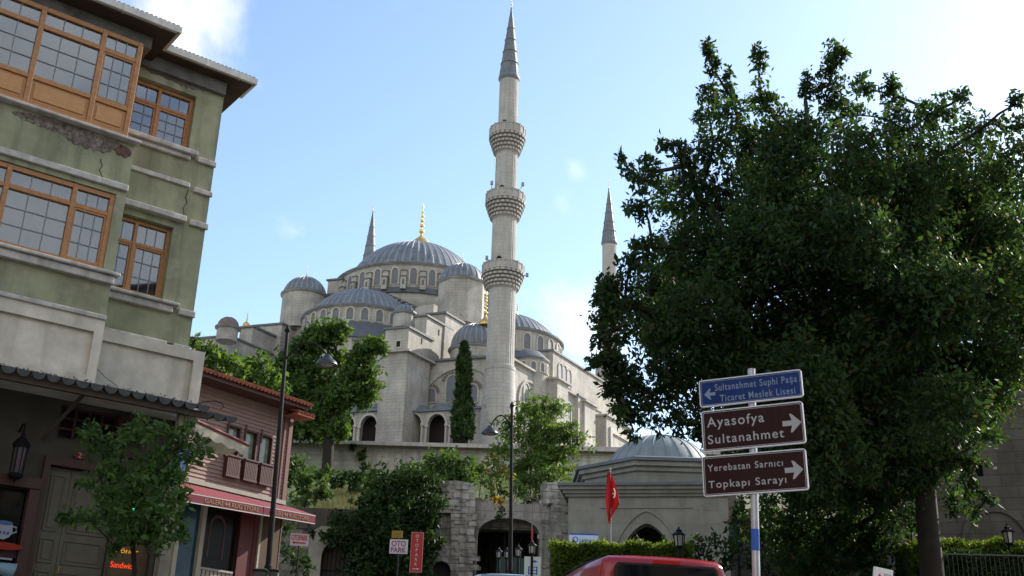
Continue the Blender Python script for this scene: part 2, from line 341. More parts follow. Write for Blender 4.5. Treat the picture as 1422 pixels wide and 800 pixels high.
gb = thing('apartment_building', G.w(-2, 2.7), 'old green rendered house with timber framed windows and projecting bay, at the left edge', 'building')
def glass_mat():
    m = bpy.data.materials.new('sheet_glass'); m.use_nodes = True; N = m.node_tree.nodes; L = m.node_tree.links; N.clear()
    out = N.new('ShaderNodeOutputMaterial'); g = N.new('ShaderNodeBsdfGlossy'); g.inputs['Roughness'].default_value = .03; g.inputs[0].default_value = (.9, .95, 1, 1)
    t = N.new('ShaderNodeBsdfTransparent'); t.inputs[0].default_value = (.62, .68, .72, 1); fr = N.new('ShaderNodeFresnel'); fr.inputs[0].default_value = 1.7
    nz = N.new('ShaderNodeTexNoise'); nz.inputs['Scale'].default_value = 1.3; bp = N.new('ShaderNodeBump'); bp.inputs['Strength'].default_value = .05; bp.inputs['Distance'].default_value = .05
    gg = N.new('ShaderNodeNewGeometry'); L.new(gg.outputs['Position'], nz.inputs['Vector']); L.new(nz.outputs['Fac'], bp.inputs['Height']); 
    mu = N.new('ShaderNodeMath'); mu.operation = 'MULTIPLY_ADD'; L.new(fr.outputs[0], mu.inputs[0]); mu.inputs[1].default_value = .85; mu.inputs[2].default_value = .05; mu.use_clamp = True
    mx = N.new('ShaderNodeMixShader'); L.new(mu.outputs[0], mx.inputs[0]); L.new(t.outputs[0], mx.inputs[1]); L.new(g.outputs[0], mx.inputs[2]); L.new(mx.outputs[0], out.inputs[0]); return m
M_sheet = glass_mat()
def window(fr, root, o, s0, s1, z0, z1, mull, trans, w=.055, panel=None, grid=None, curtain=False, name='window', d=.09):
    """timber frame with mullions at mull and transoms at trans; panel = top of a boarded lower zone"""
    mb = MB(); ss = [s0]+list(mull)+[s1]
    for i, s in enumerate(ss):
        a = s if i == 0 else (s-w if i == len(ss)-1 else s-w/2); mb.fbox(fr, a, a+w, z0, z1, o-d, o)
    rails = [z0+w/2, z1-w/2]+list(trans)+([panel] if panel else [])
    for i in range(len(ss)-1):
        a = ss[i]+(w if i == 0 else w/2); b = ss[i+1]-(w if i == len(ss)-2 else w/2)
        for zr in rails: mb.fbox(fr, a, b, zr-w/2, zr+w/2, o-d, o-.006)
    W_ = put(name, mb, M_wood, root, bevel=.006)
    pz = MB(); gr = MB(); pn = MB()
    zs = sorted(([panel] if panel else [z0+w/2])+list(trans)+[z1-w/2])
    sash = MB()
    for i in range(len(ss)-1):
        a = ss[i]+(w if i == 0 else w/2); b = ss[i+1]-(w if i == len(ss)-2 else w/2)
        for j in range(len(zs)-1):
            za, zb = zs[j]+w/2, zs[j+1]-w/2; pz.fbox(fr, a, b, za, zb, o-.055, o-.047)
            big = zb-za > .5
            if big and b-a < .55:   # opening sash with a frame of its own
                q = .03; sash.fbox(fr, a, b, za, za+q, o-.047, o-.02); sash.fbox(fr, a, b, zb-q, zb, o-.047, o-.02); sash.fbox(fr, a, a+q, za+q, zb-q, o-.047, o-.02); sash.fbox(fr, b-q, b, za+q, zb-q, o-.047, o-.02)
            for k in range(1, 3): c = a+(b-a)*k/3; gr.fbox(fr, c-.006, c+.006, za, zb, o-.046, o-.038)
            if big:
                for k in range(1, 3): c = za+(zb-za)*k/3; gr.fbox(fr, a, b, c-.006, c+.006, o-.046, o-.037)
        if panel:
            pn.fbox(fr, a, b, z0+w, panel-w/2, o-.06, o-.04); pn.fbox(fr, a+.05, b-.05, z0+w+.05, panel-w/2-.05, o-.04, o-.02)
    put('pane', pz, M_sheet, W_); put('lattice', gr, M_munt, W_)
    if sash.v: put('sash', sash, M_wood, W_)
    if panel: put('panel', pn, M_wood2, W_, bevel=.006)
    if curtain:
        cb = MB(); a, b = s0+.03, s1-.03; n = 60; z2 = (panel or z0)
        vs = [fr.w(a+(b-a)*i/n, zz, o-.2+.03*math.sin(i*1.9)+.015*math.sin(i*.7)) for zz in (z2, z1) for i in range(n+1)]
        cb.add(vs, [[i, i+1, n+2+i, n+1+i] for i in range(n)]); put('curtain', cb, M_curt, W_, smooth=True)
    return W_
SL = -7.0
# main wall (recessed part)
mb = MB(); mb.fplate(G, [rect(SL, .03, 7.21, 12.12), rect(-1.7, -.44, 10.6, 11.66), rect(-1.7, -.49, 7.86, 9.16)], 0, .22)
put('wall', mb, M_green, gb)
mb = MB(); mb.fbox(G, SL, .03, 2.4, 12.1, -8, -1.2); mb.fbox(G, -.15, .03, 2.4, 12.1, -1.2, -.22); mb.fbox(G, SL, -.15, 9.35, 10.4, -1.2, -.22); mb.fbox(G, SL, -.15, 6.2, 7.8, -1.2, -.22); mb.fbox(G, SL, -.15, 11.8, 12.1, -1.2, -.22); put('core', mb, M_dkwall if 'M_dkwall' in globals() else mat('dim_interior', (.10, .10, .10), .95), gb)
# side wall skin
mb = MB(); mb.fbox(G, .03, .045, 2.4, 12.1, -8, 0.0); put('side_wall', mb, M_green, gb)
window(G, gb, -.10, -1.66, -.44, 10.62, 11.65, [-1.03], [11.3])
window(G, gb, -.10, -1.68, -.49, 7.88, 9.15, [-1.05], [8.75], curtain=True)
# bay
BR_ = -1.57; BL_ = -6.5
mb = MB()
mb.fplate(G, [rect(BL_, BR_, 7.11, 10.0), rect(BL_+.3, -1.72, 7.80, 9.06)], BO, .2); put('bay_wall', mb, M_green, gb)
mb = MB(); mb.fbox(G, BR_-.2, BR_, 9.06, 10.0, 0, BO-.2); mb.fbox(G, BR_-.2, BR_, 7.11, 7.8, 0, BO-.2); mb.fbox(G, BR_-.12, BR_, 7.8, 9.06, 0, BO-.2); mb.fbox(G, BL_, BR_-.2, 9.3, 9.5, 0, BO-.2); mb.fbox(G, BL_, BR_-.2, 7.2, 7.4, 0, BO-.2); put('bay_side', mb, M_green, gb)
window(G, gb, BO-.02, -5.6, -1.72, 7.80, 9.05, [-4.2, -3.25, -2.31], [8.72], w=.07, curtain=True)
window(G, gb, BO+.06, -5.8, -1.72, 10.03, 11.73, [-4.2, -3.26, -2.33], [11.39], w=.075, panel=10.50)
mb = MB(); mb.fbox(G, -5.7, -1.78, 10.05, 11.7, BO-.30, BO-.28); put('room_shade_board', mb, mat('room_shade_blue', (.10, .14, .19), .9, noise=(.8, .6, 1.4)), gb)  # board stands in for room shade; reflected sky blue put into its colour
mb = MB(); mb.fbox(G, -1.76, -1.70, 10.0, 11.73, 0, BO-.03); put('bay_side_panel', mb, M_wood, gb)
# cornice above top bay, soffits, gutters
mb = MB(); mb.fbox(G, BL_, BR_, 11.74, 11.96, 0, BO-.02); mb.fbox(G, BR_+.0, .03, 11.84, 12.08, 0, .10); put('cornice', mb, M_cove, gb)
def eave(s0, s1, o, z, nm):
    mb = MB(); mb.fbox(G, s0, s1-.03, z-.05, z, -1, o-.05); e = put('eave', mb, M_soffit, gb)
    g = MB(); g.fbox(G, s0, s1, z-.02, z+.09, o-.06, o+.02); g.fbox(G, s1-.02, s1+.04, z-.02, z+.09, o-.6, o+.02)
    n = int((s1-s0)/.62)
    for i in range(n): a = s1-.3-i*.62; g.fbox(G, a, a+.03, z-.03, z+.1, o-.07, o+.03)
    put('gutter', g, M_gut, e)
    t = MB(); n = int((s1-s0)/.075)
    for i in range(n):
        a = s1-.02-i*.075; t.tube([G.w(a, z+.10, o-.02), G.w(a, z+.95, o-2.2)], .036, 6)
    t.add([G.w(s0, z+.08, o-.03), G.w(s1, z+.08, o-.03), G.w(s1, z+.93, o-2.2), G.w(s0, z+.93, o-2.2)], [[0, 1, 2, 3]])
    put('roof_tiles', t, M_tile, e)
eave(BL_, -1.29, BO+.35, 12.0, '')
eave(-1.4, .43, .35, 12.12, '')
# horizontal trims
def trim(s0, s1, z0, z1, o0, p, drop=0, nm='ledge', m=None):
    mb = MB(); mb.fbox(G, s0, s1, z0, z1, o0, o0+p); return put(nm, mb, m or M_trim, gb, bevel=.012)
trim(BL_, -1.52, 9.955, 10.0, BO, .14, nm='sill')
trim(BL_, BR_+.0, 9.14, 9.24, BO, .06)
trim(BL_, -1.5, 7.72, 7.77, BO, .16, nm='sill'); trim(BL_, -1.56, 7.60, 7.715, BO, .10)
trim(-1.56, -.31, 10.50, 10.58, 0, .14, nm='sill'); trim(-1.56, -.4, 10.42, 10.495, 0, .07)
trim(-.27, .06, 10.44, 10.53, 0, .07); trim(-1.45, -.34, 9.93, 10.01, 0, .05); trim(-.26, .07, 9.88, 9.965, 0, .06)
trim(-1.56, -.34, 9.27, 9.37, 0, .13); trim(-.25, .07, 9.27, 9.37, 0, .07)
trim(-1.56, -.25, 7.80, 7.85, 0, .15, nm='sill'); trim(-1.56, -.33, 7.69, 7.795, 0, .09)
trim(-.22, .06, 7.70, 7.80, 0, .07)
# damaged plaster under the top bay
def rough_patch(s0, s1, z0, z1, o, m, nm, n=26, seed=1, t=.03):
    rn = random.Random(seed); up = []; lo = []
    for i in range(n+1):
        q = i/n; s = s0+(s1-s0)*q; e = math.sin(math.pi*min(1, max(0, q)))**.4; lo.append((s, (z0+z1)/2-(z1-z0)/2*e*rn.uniform(.35, 1))); up.append((s, (z0+z1)/2+(z1-z0)/2*e*rn.uniform(.6, 1)))
    mb = MB(); mb.fplate(G, [lo+up[::-1]], o, t); return put(nm, mb, m, gb)
M_broken = mat('broken_plaster', (.12, .10, .09), 1, noise=(14, .3, 1.7), bump=.05, blotch=(9, .8, (.27, .25, .22)))
rough_patch(-3.4, -1.62, 9.72, 9.96, BO+.006, M_broken, 'damaged_plaster', seed=3, n=60)
rough_patch(-2.6, -1.9, 9.62, 9.86, BO+.012, M_broken, 'damaged_plaster', seed=5, n=24); rough_patch(-1.85, -1.60, 9.68, 9.9, BO+.014, mat('exposed_brick', (.095, .055, .045), 1, noise=(12, .3, 1.6), bump=.03), 'damaged_plaster', seed=15, n=14)
rough_patch(-1.4, -.3, 11.74, 11.95, .015, M_cove, 'damaged_plaster', seed=8)
M_crack = mat('plaster_crack', (.07, .065, .05), 1)
for pts in ([(-2.05, 9.55), (-2.0, 9.45), (-2.03, 9.36), (-1.96, 9.26)], [(-.34, 9.9), (-.37, 9.75), (-.33, 9.66), (-.38, 9.55), (-.35, 9.42)]):
    oo = BO+.004 if pts[0][0] < -1 else .004
    mb = MB(); mb.tube([G.w(a, b, oo) for a, b in pts], .008, 5); put('crack', mb, M_crack, gb)
# concrete band below, with sunk panels
mb = MB(); mb.fbox(G, BL_, BR_, 7.04, 7.11, 0, BO+.07); mb.fbox(G, BR_+.02, -.34, 7.13, 7.21, 0, .07); mb.fbox(G, -.23, .05, 7.13, 7.21, 0, .06); put('capping', mb, M_trim, gb, bevel=.012)
mb = MB(); mb.fplate(G, [rect(BL_, BR_, 6.0, 7.04), rect(-5.6, -1.70, 6.18, 6.84)], BO+.03, .04); mb.fbox(G, BL_, BR_, 6.0, 7.04, -.2, BO-.03)
mb.fplate(G, [rect(BR_+.03, .25, 6.0, 7.12), rect(BR_+.2, .08, 6.3, 6.95)], .20, .05); mb.fbox(G, BR_+.03, .25, 6.0, 7.12, -.2, .14); put('parapet_band', mb, M_conc, gb, bevel=.006)
mb = MB(); mb.tube([G.w(-1.50, 6.72, .22), G.w(-1.4, 6.5, .22), G.w(-1.25, 6.38, .23), G.w(-1.05, 6.28, .24)], .006, 5); put('cable', mb, mat('rusty_wire', (.16, .07, .03), .8), gb)
# canopy of corrugated sheet
M_corr = mat('corrugated_sheet', (.055, .06, .06), .9, noise=(5, .6, 1.3))
def corr(s0, s1, zo, oo, zi, oi, amp=.03, per=.2):
    mb = MB(); n = int((s1-s0)/.0167); vs = []
    for (o, z) in ((oi, zi), (oo, zo), (oo, zo-.015), (oi, zi-.015)):
        for i in range(n+1):
            s = s0+(s1-s0)*i/n; vs.append(G.w(s, z+amp*abs(math.sin(math.pi*s/per))*1.2-amp, o))
    m = n+1; fs = []
    for r in range(4):
        r2 = (r+1) % 4
        for i in range(n): fs.append([r*m+i, r*m+i+1, r2*m+i+1, r2*m+i])
    mb.add(vs, fs)
    for i in range(int((s1-s0)/per)+1):      # round ends
        c = s1-per/2-i*per; mb.plate([[(per*.47*math.cos(a), .10*math.sin(a)) for a in [math.pi+k*math.pi/8 for k in range(9)]]], G.w(c, zo+.0, oo+.012), G.d, (0, 0, 1), G.n, .012)
    return mb
cn = put('canopy', corr(BL_, .10, 6.02, 1.05, 6.2, .2), M_corr, gb, smooth=35)
put('canopy', corr(.16, .62, 5.98, .9, 6.1, .2), M_corr, gb, smooth=35)
mb = MB()
rn = random.Random(4)
for i in range(260):
    s = rn.uniform(-3.4, .1); r = rn.uniform(.004, .014); mb.box(G.w(s, 6.04+rn.uniform(0, .02)+(0 if rn.random() < .8 else .02), rn.uniform(.75, 1.02)), (r*2, r*1.6, r*1.4), rn.uniform(0, 3))
put('grit', mb, mat('grit', (.20, .185, .16), 1, noise=(30, .6, 1.3)), cn)['kind'] = 'stuff'
# ground floor
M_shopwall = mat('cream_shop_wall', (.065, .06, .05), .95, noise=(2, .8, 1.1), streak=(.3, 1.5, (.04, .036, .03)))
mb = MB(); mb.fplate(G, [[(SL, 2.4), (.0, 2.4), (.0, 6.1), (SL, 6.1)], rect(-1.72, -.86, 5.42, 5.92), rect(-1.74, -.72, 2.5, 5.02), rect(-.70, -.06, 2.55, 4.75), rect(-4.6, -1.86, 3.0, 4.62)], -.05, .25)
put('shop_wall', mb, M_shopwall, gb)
M_brown = mat('dark_red_timber', (.04, .014, .011), .5, spec=.4, noise=(12, .7, 1.2))
mb = MB()
for s in (-1.72, -1.50, -1.30, -1.11, -.9): mb.fbox(G, s, s+.035, 5.42, 5.92, -.16, -.08)
for z in (5.42, 5.57, 5.73, 5.885): mb.fbox(G, -1.72, -.86, z, z+.035, -.155, -.085)
f = put('fanlight', mb, M_brown, gb); mb = MB(); mb.fbox(G, -1.72, -.86, 5.42, 5.92, -.2, -.17); put('pane', mb, M_dark(), f)
mb = MB(); mb.fbox(G, -1.83, -.70, 5.02, 5.14, -.05, .02); mb.fbox(G, -1.83, -1.74, 2.5, 5.02, -.05, .02); mb.fbox(G, -.86, -.4, 5.3, 5.95, -.05, 0); put('door_frame', mb, M_brown, gb)
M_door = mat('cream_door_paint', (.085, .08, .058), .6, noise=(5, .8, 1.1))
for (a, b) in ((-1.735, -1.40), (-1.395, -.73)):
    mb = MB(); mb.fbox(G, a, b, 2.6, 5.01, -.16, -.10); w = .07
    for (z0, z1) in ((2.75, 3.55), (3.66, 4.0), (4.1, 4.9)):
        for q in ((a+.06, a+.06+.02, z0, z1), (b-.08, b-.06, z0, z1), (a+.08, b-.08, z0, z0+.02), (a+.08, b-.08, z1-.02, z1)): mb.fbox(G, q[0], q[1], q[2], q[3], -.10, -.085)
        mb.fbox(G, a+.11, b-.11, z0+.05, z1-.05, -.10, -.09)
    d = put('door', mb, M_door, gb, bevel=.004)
mb = MB(); mb.tube([G.w(-1.37, 3.62, -.08), G.w(-1.37, 3.62, -.03), G.w(-1.37, 3.54, -.03)], .012, 6); put('handle', mb, mat('brass', (.5, .35, .1), .35, metal=.9), d)
mb = MB(); mb.fplate(G, [[(-1.35+.09*math.cos(a), 5.22+.06*math.sin(a)) for a in [k*math.pi/8 for k in range(16)]]], -.02, .03); np_ = put('number_plate', mb, mat('red_enamel', (.12, .01, .01), .4), gb)
text_mesh('number', '2', G.w(-1.35, 5.185, -.02), G.d, (0, 0, 1), G.n, .11, mat('dull_white_paint', (.35, .33, .33), .5), np_, alignx='CENTER')
# timber shopfront at the far left with the cup picture
mb = MB()
for s in (-1.98, -4.6): mb.fbox(G, s, s+.14, 2.5, 4.78, -.05, .10)
mb.fbox(G, -4.6, -1.84, 4.62, 4.78, -.05, .12); mb.fbox(G, -4.46, -1.98, 3.66, 3.78, -.05, .05); mb.fbox(G, -4.46, -1.98, 2.5, 3.15, -.05, .04)
sf = put('shopfront', mb, M_brown, gb, bevel=.008)
mb = MB(); mb.fbox(G, -4.46, -1.98, 3.15, 4.62, -.15, -.10); put('pane', mb, mat('dark_glass', (.01, .01, .012), .08, spec=.6), sf)
mb = MB(); mb.tube([G.w(-1.62, 6.0, .75), G.w(-1.93, 5.35, .02)], .03, 6); mb.fbox(G, SL, .1, 5.86, 5.95, .9, .98); put('canopy_bracket', mb, mat('bracket_timber', (.06, .045, .035), .8), gb)
mb = MB(); mb.fbox(G, -.27, -.12, 2.5, 5.95, .72, .87); put('post', mb, mat('post_paint', (.22, .20, .15), .8, noise=(4, .7, 1.2)), gb)
mb = MB(); mb.fbox(G, -.04, .06, 2.5, 5.3, .1, .3); put('post', mb, mat('white_post', (.6, .6, .56), .6, noise=(4, .8, 1.1)), gb)
# kiosk part behind the little tree
mb = MB(); mb.fbox(G, -.70, -.06, 2.55, 4.75, -.25, -.2); put('kiosk_back', mb, mat('ochre_panel', (.06, .04, .02), .8), gb)
# wall lantern
M_iron = mat('black_iron', (.008, .008, .010), .6, spec=.12)
def wall_lantern():
    c = G.w(-2.24, 4.72, .22); t = thing('wall_lantern', c, 'dark ornate lantern hanging on cream wall left of the double door', 'lantern')
    mb = MB(); mb.tube([G.w(-2.24, 5.42, -.04), G.w(-2.24, 5.5, .1), G.w(-2.24, 5.48, .22), G.w(-2.24, 5.3, .22)], .015, 6); put('bracket', mb, M_iron, t)
    mb = MB(); mb.rev(c+Vector((0, 0, 0)), [(0, -.08), (.03, -.03), (.09, 0), (.11, .04), (.085, .06)], 8); mb.rev(c, [(.11, .42), (.13, .46), (.07, .54), (.03, .58), (.03, .62), (0, .66)], 8)
    for k in range(8): a = k*math.pi/4; q = Vector((math.cos(a), math.sin(a), 0))*.09; mb.tube([c+q+Vector((0, 0, .05)), c+q*1.1+Vector((0, 0, .44))], .01, 5)
    put('cage', mb, M_iron, t)
    mb = MB(); mb.rev(c, [(.07, .05), (.085, .43)], 8); put('glass', mb, mat('lantern_glass_dim', (.07, .05, .06), .15, spec=.5), t)
wall_lantern()
# cup sign
M_white = mat('white_enamel', (.22, .24, .28), .4)
def cup_sign():
    c = G.px(4, 745, .16); s, z = c
    t = thing('cup_sign', G.w(s, z, .12), 'shop sign with a white coffee cup above a red saucer in dark timber shopfront', 'sign')
    mb = MB(); n = 20
    body = [(s-.10, z+.17), (s-.115, z+.06), (s-.07, z-.02), (s+.01, z-.04), (s+.08, z-.0), (s+.115, z+.06), (s+.10, z+.17)]
    mb.fplate(G, [[(a+.0, b) for a, b in body]], .16, .03); put('cup', mb, M_white, t)
    mb = MB(); mb.tube([G.w(s+.10, z+.15, .145), G.w(s+.155, z+.14, .145), G.w(s+.165, z+.08, .145), G.w(s+.10, z+.05, .145)], .012, 6); put('cup_handle', mb, M_white, t)
    mb = MB(); mb.fplate(G, [[(s+.10*math.cos(a), z+.185+.03*math.sin(a)) for a in [k*math.pi/8 for k in range(16)]]], .165, .03); put('coffee', mb, mat('blue_rim', (.05, .09, .2), .4), t)
    mb = MB(); mb.fplate(G, [[(s+.04+.25*math.cos(a), z-.12+.05*math.sin(a)) for a in [k*math.pi/10 for k in range(20)]]], .15, .03); put('saucer', mb, mat('red_saucer', (.20, .012, .006), .4), t)
    mb = MB(); mb.fplate(G, [rect(s-.5, s+.18, z-.30, z-.275)], .15, .03); put('shelf_strip', mb, M_white, t)
    for q in (-.06, -.01, .04): 
        mb = MB(); mb.fplate(G, [[(s+q, z+.03), (s+q+.02, z+.03), (s+q+.03, z+.07), (s+q+.01, z+.07)]], .166, .005); put('cup_mark', mb, mat('navy_mark', (.02, .03, .12), .5), t)
    s2, z2 = G.px(5, 790, .3)
    t = thing('paper_cup', G.w(s2, z2-.2, .3), 'pale blue tapered paper cup display at the bottom left corner', 'cup')
    a = G.w(s2-.14, z2+.02, .3); b = G.w(s2+.12, z2-.03, .34)
    mb = MB(); mb.tube([a, b], [.06, .11], 20, cap=False); mb.tube([b, b+(b-a)*.04], [.118, .118], 20, cap=False); mb.tube([b+(b-a)*.03, a], [.10, .05], 20, cap=False); mb.tube([a, a-(b-a)*.02], [.06, .058], 20)
    put('shell', mb, mat('pale_blue_card', (.14, .24, .30), .5), t, smooth=True)
cup_sign()
def txt_on(fr, body, s, z, o, size, m, parent, name='lettering', **k): return text_mesh(name, body, fr.w(s, z, o), fr.d, (0, 0, 1), fr.n, size, m, parent, **k)
def kiosk():
    s, z = G.px(195, 780, 0)
    t = thing('food_sign', G.w(-.4, 3.6, -.1), 'ochre menu sign with lit red Sandwich lettering behind the small street tree', 'sign')
    a0, z0 = G.px(165, 800, -.1); a1, z1 = G.px(243, 752, -.1)
    mb = MB(); mb.fbox(G, -.68, -.08, 3.3, 4.15, -.19, -.12); put('board', mb, mat('ochre_board', (.09, .06, .03), .7, noise=(4, .7, 1.2)), t)
    txt_on(G, 'Sandwich', -.62, G.px(205, 793, -.12)[1], -.118, .12, mat('neon_red', (1, .08, .02), .5, emit=.4), t, fit=.37)
    txt_on(G, 'Döner', -.60, G.px(205, 772, -.12)[1], -.118, .11, mat('neon_amber', (.75, .33, .03), .5, emit=.35), t, fit=.36)
    t = thing('led_sign', G.w(-.5, 4.6, -.1), 'small dark display with a glowing green letter and red mark inside the street tree', 'sign')
    mb = MB(); mb.fbox(G, -.66, -.2, 4.42, 4.72, -.19, -.12); put('board', mb, M_dark(), t)
    s, z = G.px(186, 709, -.12); txt_on(G, 'E', s-.03, z-.03, -.118, .09, mat('led_green', (.05, 1, .5), .5, emit=1.5), t, bold=.01)
    s, z = G.px(198, 692, -.12); txt_on(G, '66', s-.05, z-.03, -.118, .07, mat('led_red', (1, .05, .02), .5, emit=.5), t)
    s, z = G.px(200, 710, -.12); mb = MB()
    for q in (.05, .14, .17): mb.fbox(G, s+q, s+q+.012, z-.02, z+.0, -.12, -.115)
    put('led_dots', mb, MT['led_green'], t)
    s0, z0 = G.px(241, 658, .9); s1, z1 = G.px(264, 623, .9)
    t = thing('hanging_sign', G.w((s0+s1)/2, z1, .9), 'small blue and white advertising sign hanging under the canopy end', 'sign')
    mb = MB(); mb.fbox(G, s0, s1, z0, z1, .88, .9); put('board', mb, mat('sky_blue_print', (.14, .25, .42), .5), t)
    mb = MB(); mb.fplate(G, [[((s0+s1)/2+.055, z1-.02), (s1-.01, z1-.02), (s1-.01, z0+.17), ((s0+s1)/2+.03, z1-.06)]], .905, .005); put('emblem', mb, mat('deep_blue_print', (.02, .03, .16), .5), t)
    mb = MB(); mb.fbox(G, s0+.008, s1-.008, z0+.02, z0+.10, .9, .905); put('label_strip', mb, M_white, t)
    txt_on(G, 'hotel', s0+.02, z0+.035, .905, .07, MT['deep_blue_print'], t, fit=s1-s0-.05)
    mb = MB(); mb.tube([G.w(s0+.05, z1, .89), G.w(s0+.05, 5.95, .89)], .006, 5); mb.tube([G.w(s1-.05, z1, .89), G.w(s1-.05, 5.95, .89)], .006, 5); put('hanger', mb, M_iron, t)
kiosk()
# small bracketed awning past the green building
def small_awning():
    t = thing('small_awning', at(300, 600, 20.5), 'small cream awning with dark red edge on a curled iron bracket beside the canopy end', 'awning')
    A0, A1 = at(273, 585, 19.6), at(345, 618, 21.2); B0, B1 = at(268, 622, 20.4), at(318, 632, 22.0)
    mb = MB(); mb.tube([A0, A1], .035, 6); mb.tube([A0, A1+(0, 0, -.0) if False else A1], .03, 6); put('edge', mb, mat('dark_red_paint', (.16, .03, .03), .6), t)
    mb = MB(); n = 14; vs = []
    for i in range(n+1):
        q = i/n; a = A0.lerp(A1, q); b = B0.lerp(B1, q); vs += [a, b+Vector((0, 0, -.03*(i % 2)))]
    mb.add(vs, [[2*i, 2*i+1, 2*i+3, 2*i+2] for i in range(n)])
    mb.plate([[(0, 0), (1, 0), (1, -.22)]+[(1-k/8, -.18-.05*(k % 2)) for k in range(1, 9)]], A0+(A1-A0)*.0, (A1-A0), (0, 0, 1), G.n, .01)
    put('fabric', mb, mat('cream_canvas', (.36, .33, .26), .9, noise=(3, .85, 1.1)), t)
    mb = MB(); c = at(290, 610, 20.3); pts = [c+Vector((.12*math.cos(a)*(1-a/9), .0, .12*math.sin(a)*(1-a/9))) for a in [k*.5 for k in range(13)]]; mb.tube([at(262, 612, 20)]+pts, .012, 5); put('scroll_bracket', mb, M_iron, t)
small_awning()
# ================================================================== PINK BUILDING
K = Fr((-6.16453507, 31.0), (.5868508, .80969509))
M_pink = mat('pink_siding', (.27, .185, .165), .85, noise=(3, .85, 1.1), wave=(7, (0, 0, 1), (.20, .13, .115), .55))
M_wine = mat('wine_paint', (.065, .024, .024), .6, noise=(5, .8, 1.1))
M_rtile = mat('red_roof_tile', (.22, .065, .036), .85, noise=(7, .6, 1.3))
pb = thing('shop_building', K.w(-2, 4.4), 'pink weatherboarded two storey shop house with red tiled eave and three narrow windows', 'building')
KL = -9
mb = MB(); wins = [(-2.23, -1.85), (-1.62, -1.24), (-1.05, -.67)]; ztop = 9.04; zbot = 8.22
mb.fbox(K, KL, 0, 4.0, 10.0, -6, -.25); put('core', mb, MT['dim_interior'], pb)
n = 0; z = 7.40; rows = []
while z < 10.0:
    rows.append(z); z += .105
def seg(z0, z1):
    iv = [(KL, 0)]
    if z1 > zbot and z0 < ztop:
        iv = [(KL, wins[0][0]), (wins[0][1], wins[1][0]), (wins[1][1], wins[2][0]), (wins[2][1], 0)]
    return iv
mb = MB()
for z in rows:
    for a, b in seg(z, z+.105):
        p = K.w(a, z, 0.012); q = K.w(b, z, .012); p2 = K.w(a, z+.1045, -.012); q2 = K.w(b, z+.1045, -.012)
        i0, i1, i2, i3 = K.w(a, z, -.24), K.w(b, z, -.24), K.w(a, z+.1045, -.24), K.w(b, z+.1045, -.24)
        mb.add([p, q, q2, p2, i0, i1, i3, i2], [[0, 1, 2, 3], [4, 7, 6, 5], [0, 4, 5, 1], [3, 2, 6, 7], [1, 5, 6, 2], [0, 3, 7, 4]])
put('siding', mb, M_pink, pb)
mb = MB(); mb.fbox(K, -.10, .03, 7.38, 9.98, 0.02, .05); mb.fbox(K, -.30, -.24, 7.38, 9.98, .015, .075); mb.fbox(K, 0.0, .03, 4.0, 10, -6, .02); put('corner_board', mb, mat('pink_trim', (.16, .075, .07), .7), pb)
for (a, b) in wins:
    mb = MB(); w = .05
    mb.fbox(K, a-w, a, zbot-.05, ztop+.05, -.12, .04); mb.fbox(K, b, b+w, zbot-.05, ztop+.05, -.12, .04); mb.fbox(K, a, b, ztop, ztop+.05, -.12, .04); mb.fbox(K, a-.06, a-.02, zbot, ztop+.16, .04, .06); mb.fbox(K, a, b, zbot-.05, zbot, -.12, .035)
    W_ = put('window', mb, M_wine, pb)
    mb = MB(); mb.fbox(K, a, b, zbot, ztop, -.11, -.10); put('pane', mb, mat('greenish_glass', (.20, .26, .20), .12, spec=.6, noise=(4, .5, 1.4)), W_)
    mb = MB(); mb.fbox(K, a+.0, a+.12, zbot, ztop, -.095, -.085); put('curtain', mb, mat('yellow_curtain', (.42, .36, .20), .9), W_)
    mb = MB(); mb.fbox(K, a-.03, b+.07, 8.22, 8.26, .02, .18); mb.fbox(K, a-.03, b+.07, 7.68, 7.73, .02, .16)
    for i in range(8): q = a-.02+i*.055; mb.fbox(K, q, q+.04, 7.73, 8.22, .13, .16)
    for o_ in (.02,): mb.fbox(K, b+.05, b+.07, 7.73, 8.22, .02, .13); mb.fbox(K, a-.03, a-.01, 7.73, 8.22, .02, .13)
    mb.fbox(K, a-.01, b+.05, 7.74, 8.21, .06, .07)
    put('window_box', mb, M_wine, W_)
# roof
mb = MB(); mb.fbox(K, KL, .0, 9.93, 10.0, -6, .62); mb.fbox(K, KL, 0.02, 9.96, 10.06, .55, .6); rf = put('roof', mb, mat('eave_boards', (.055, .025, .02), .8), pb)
t = MB(); i = 0; s = .08
while s > -5.5:
    t.tube([K.w(s, 10.08, .68), K.w(s, 10.9, -1.6)], .06, 7); s -= .135
t.add([K.w(KL, 10.04, .66), K.w(.1, 10.04, .66), K.w(.1, 10.86, -1.6), K.w(KL, 10.86, -1.6)], [[0, 1, 2, 3]]); put('roof_tiles', t, M_rtile, rf, smooth=50)
t = MB(); s = .22
for i in range(6): t.tube([K.w(s-i*.11, 9.80, .66), K.w(s-i*.11, 10.0, .1)], .05, 7)
t.fbox(K, -.4, .26, 9.72, 9.77, .1, .64); put('roof_tiles', t, M_rtile, rf, smooth=50)
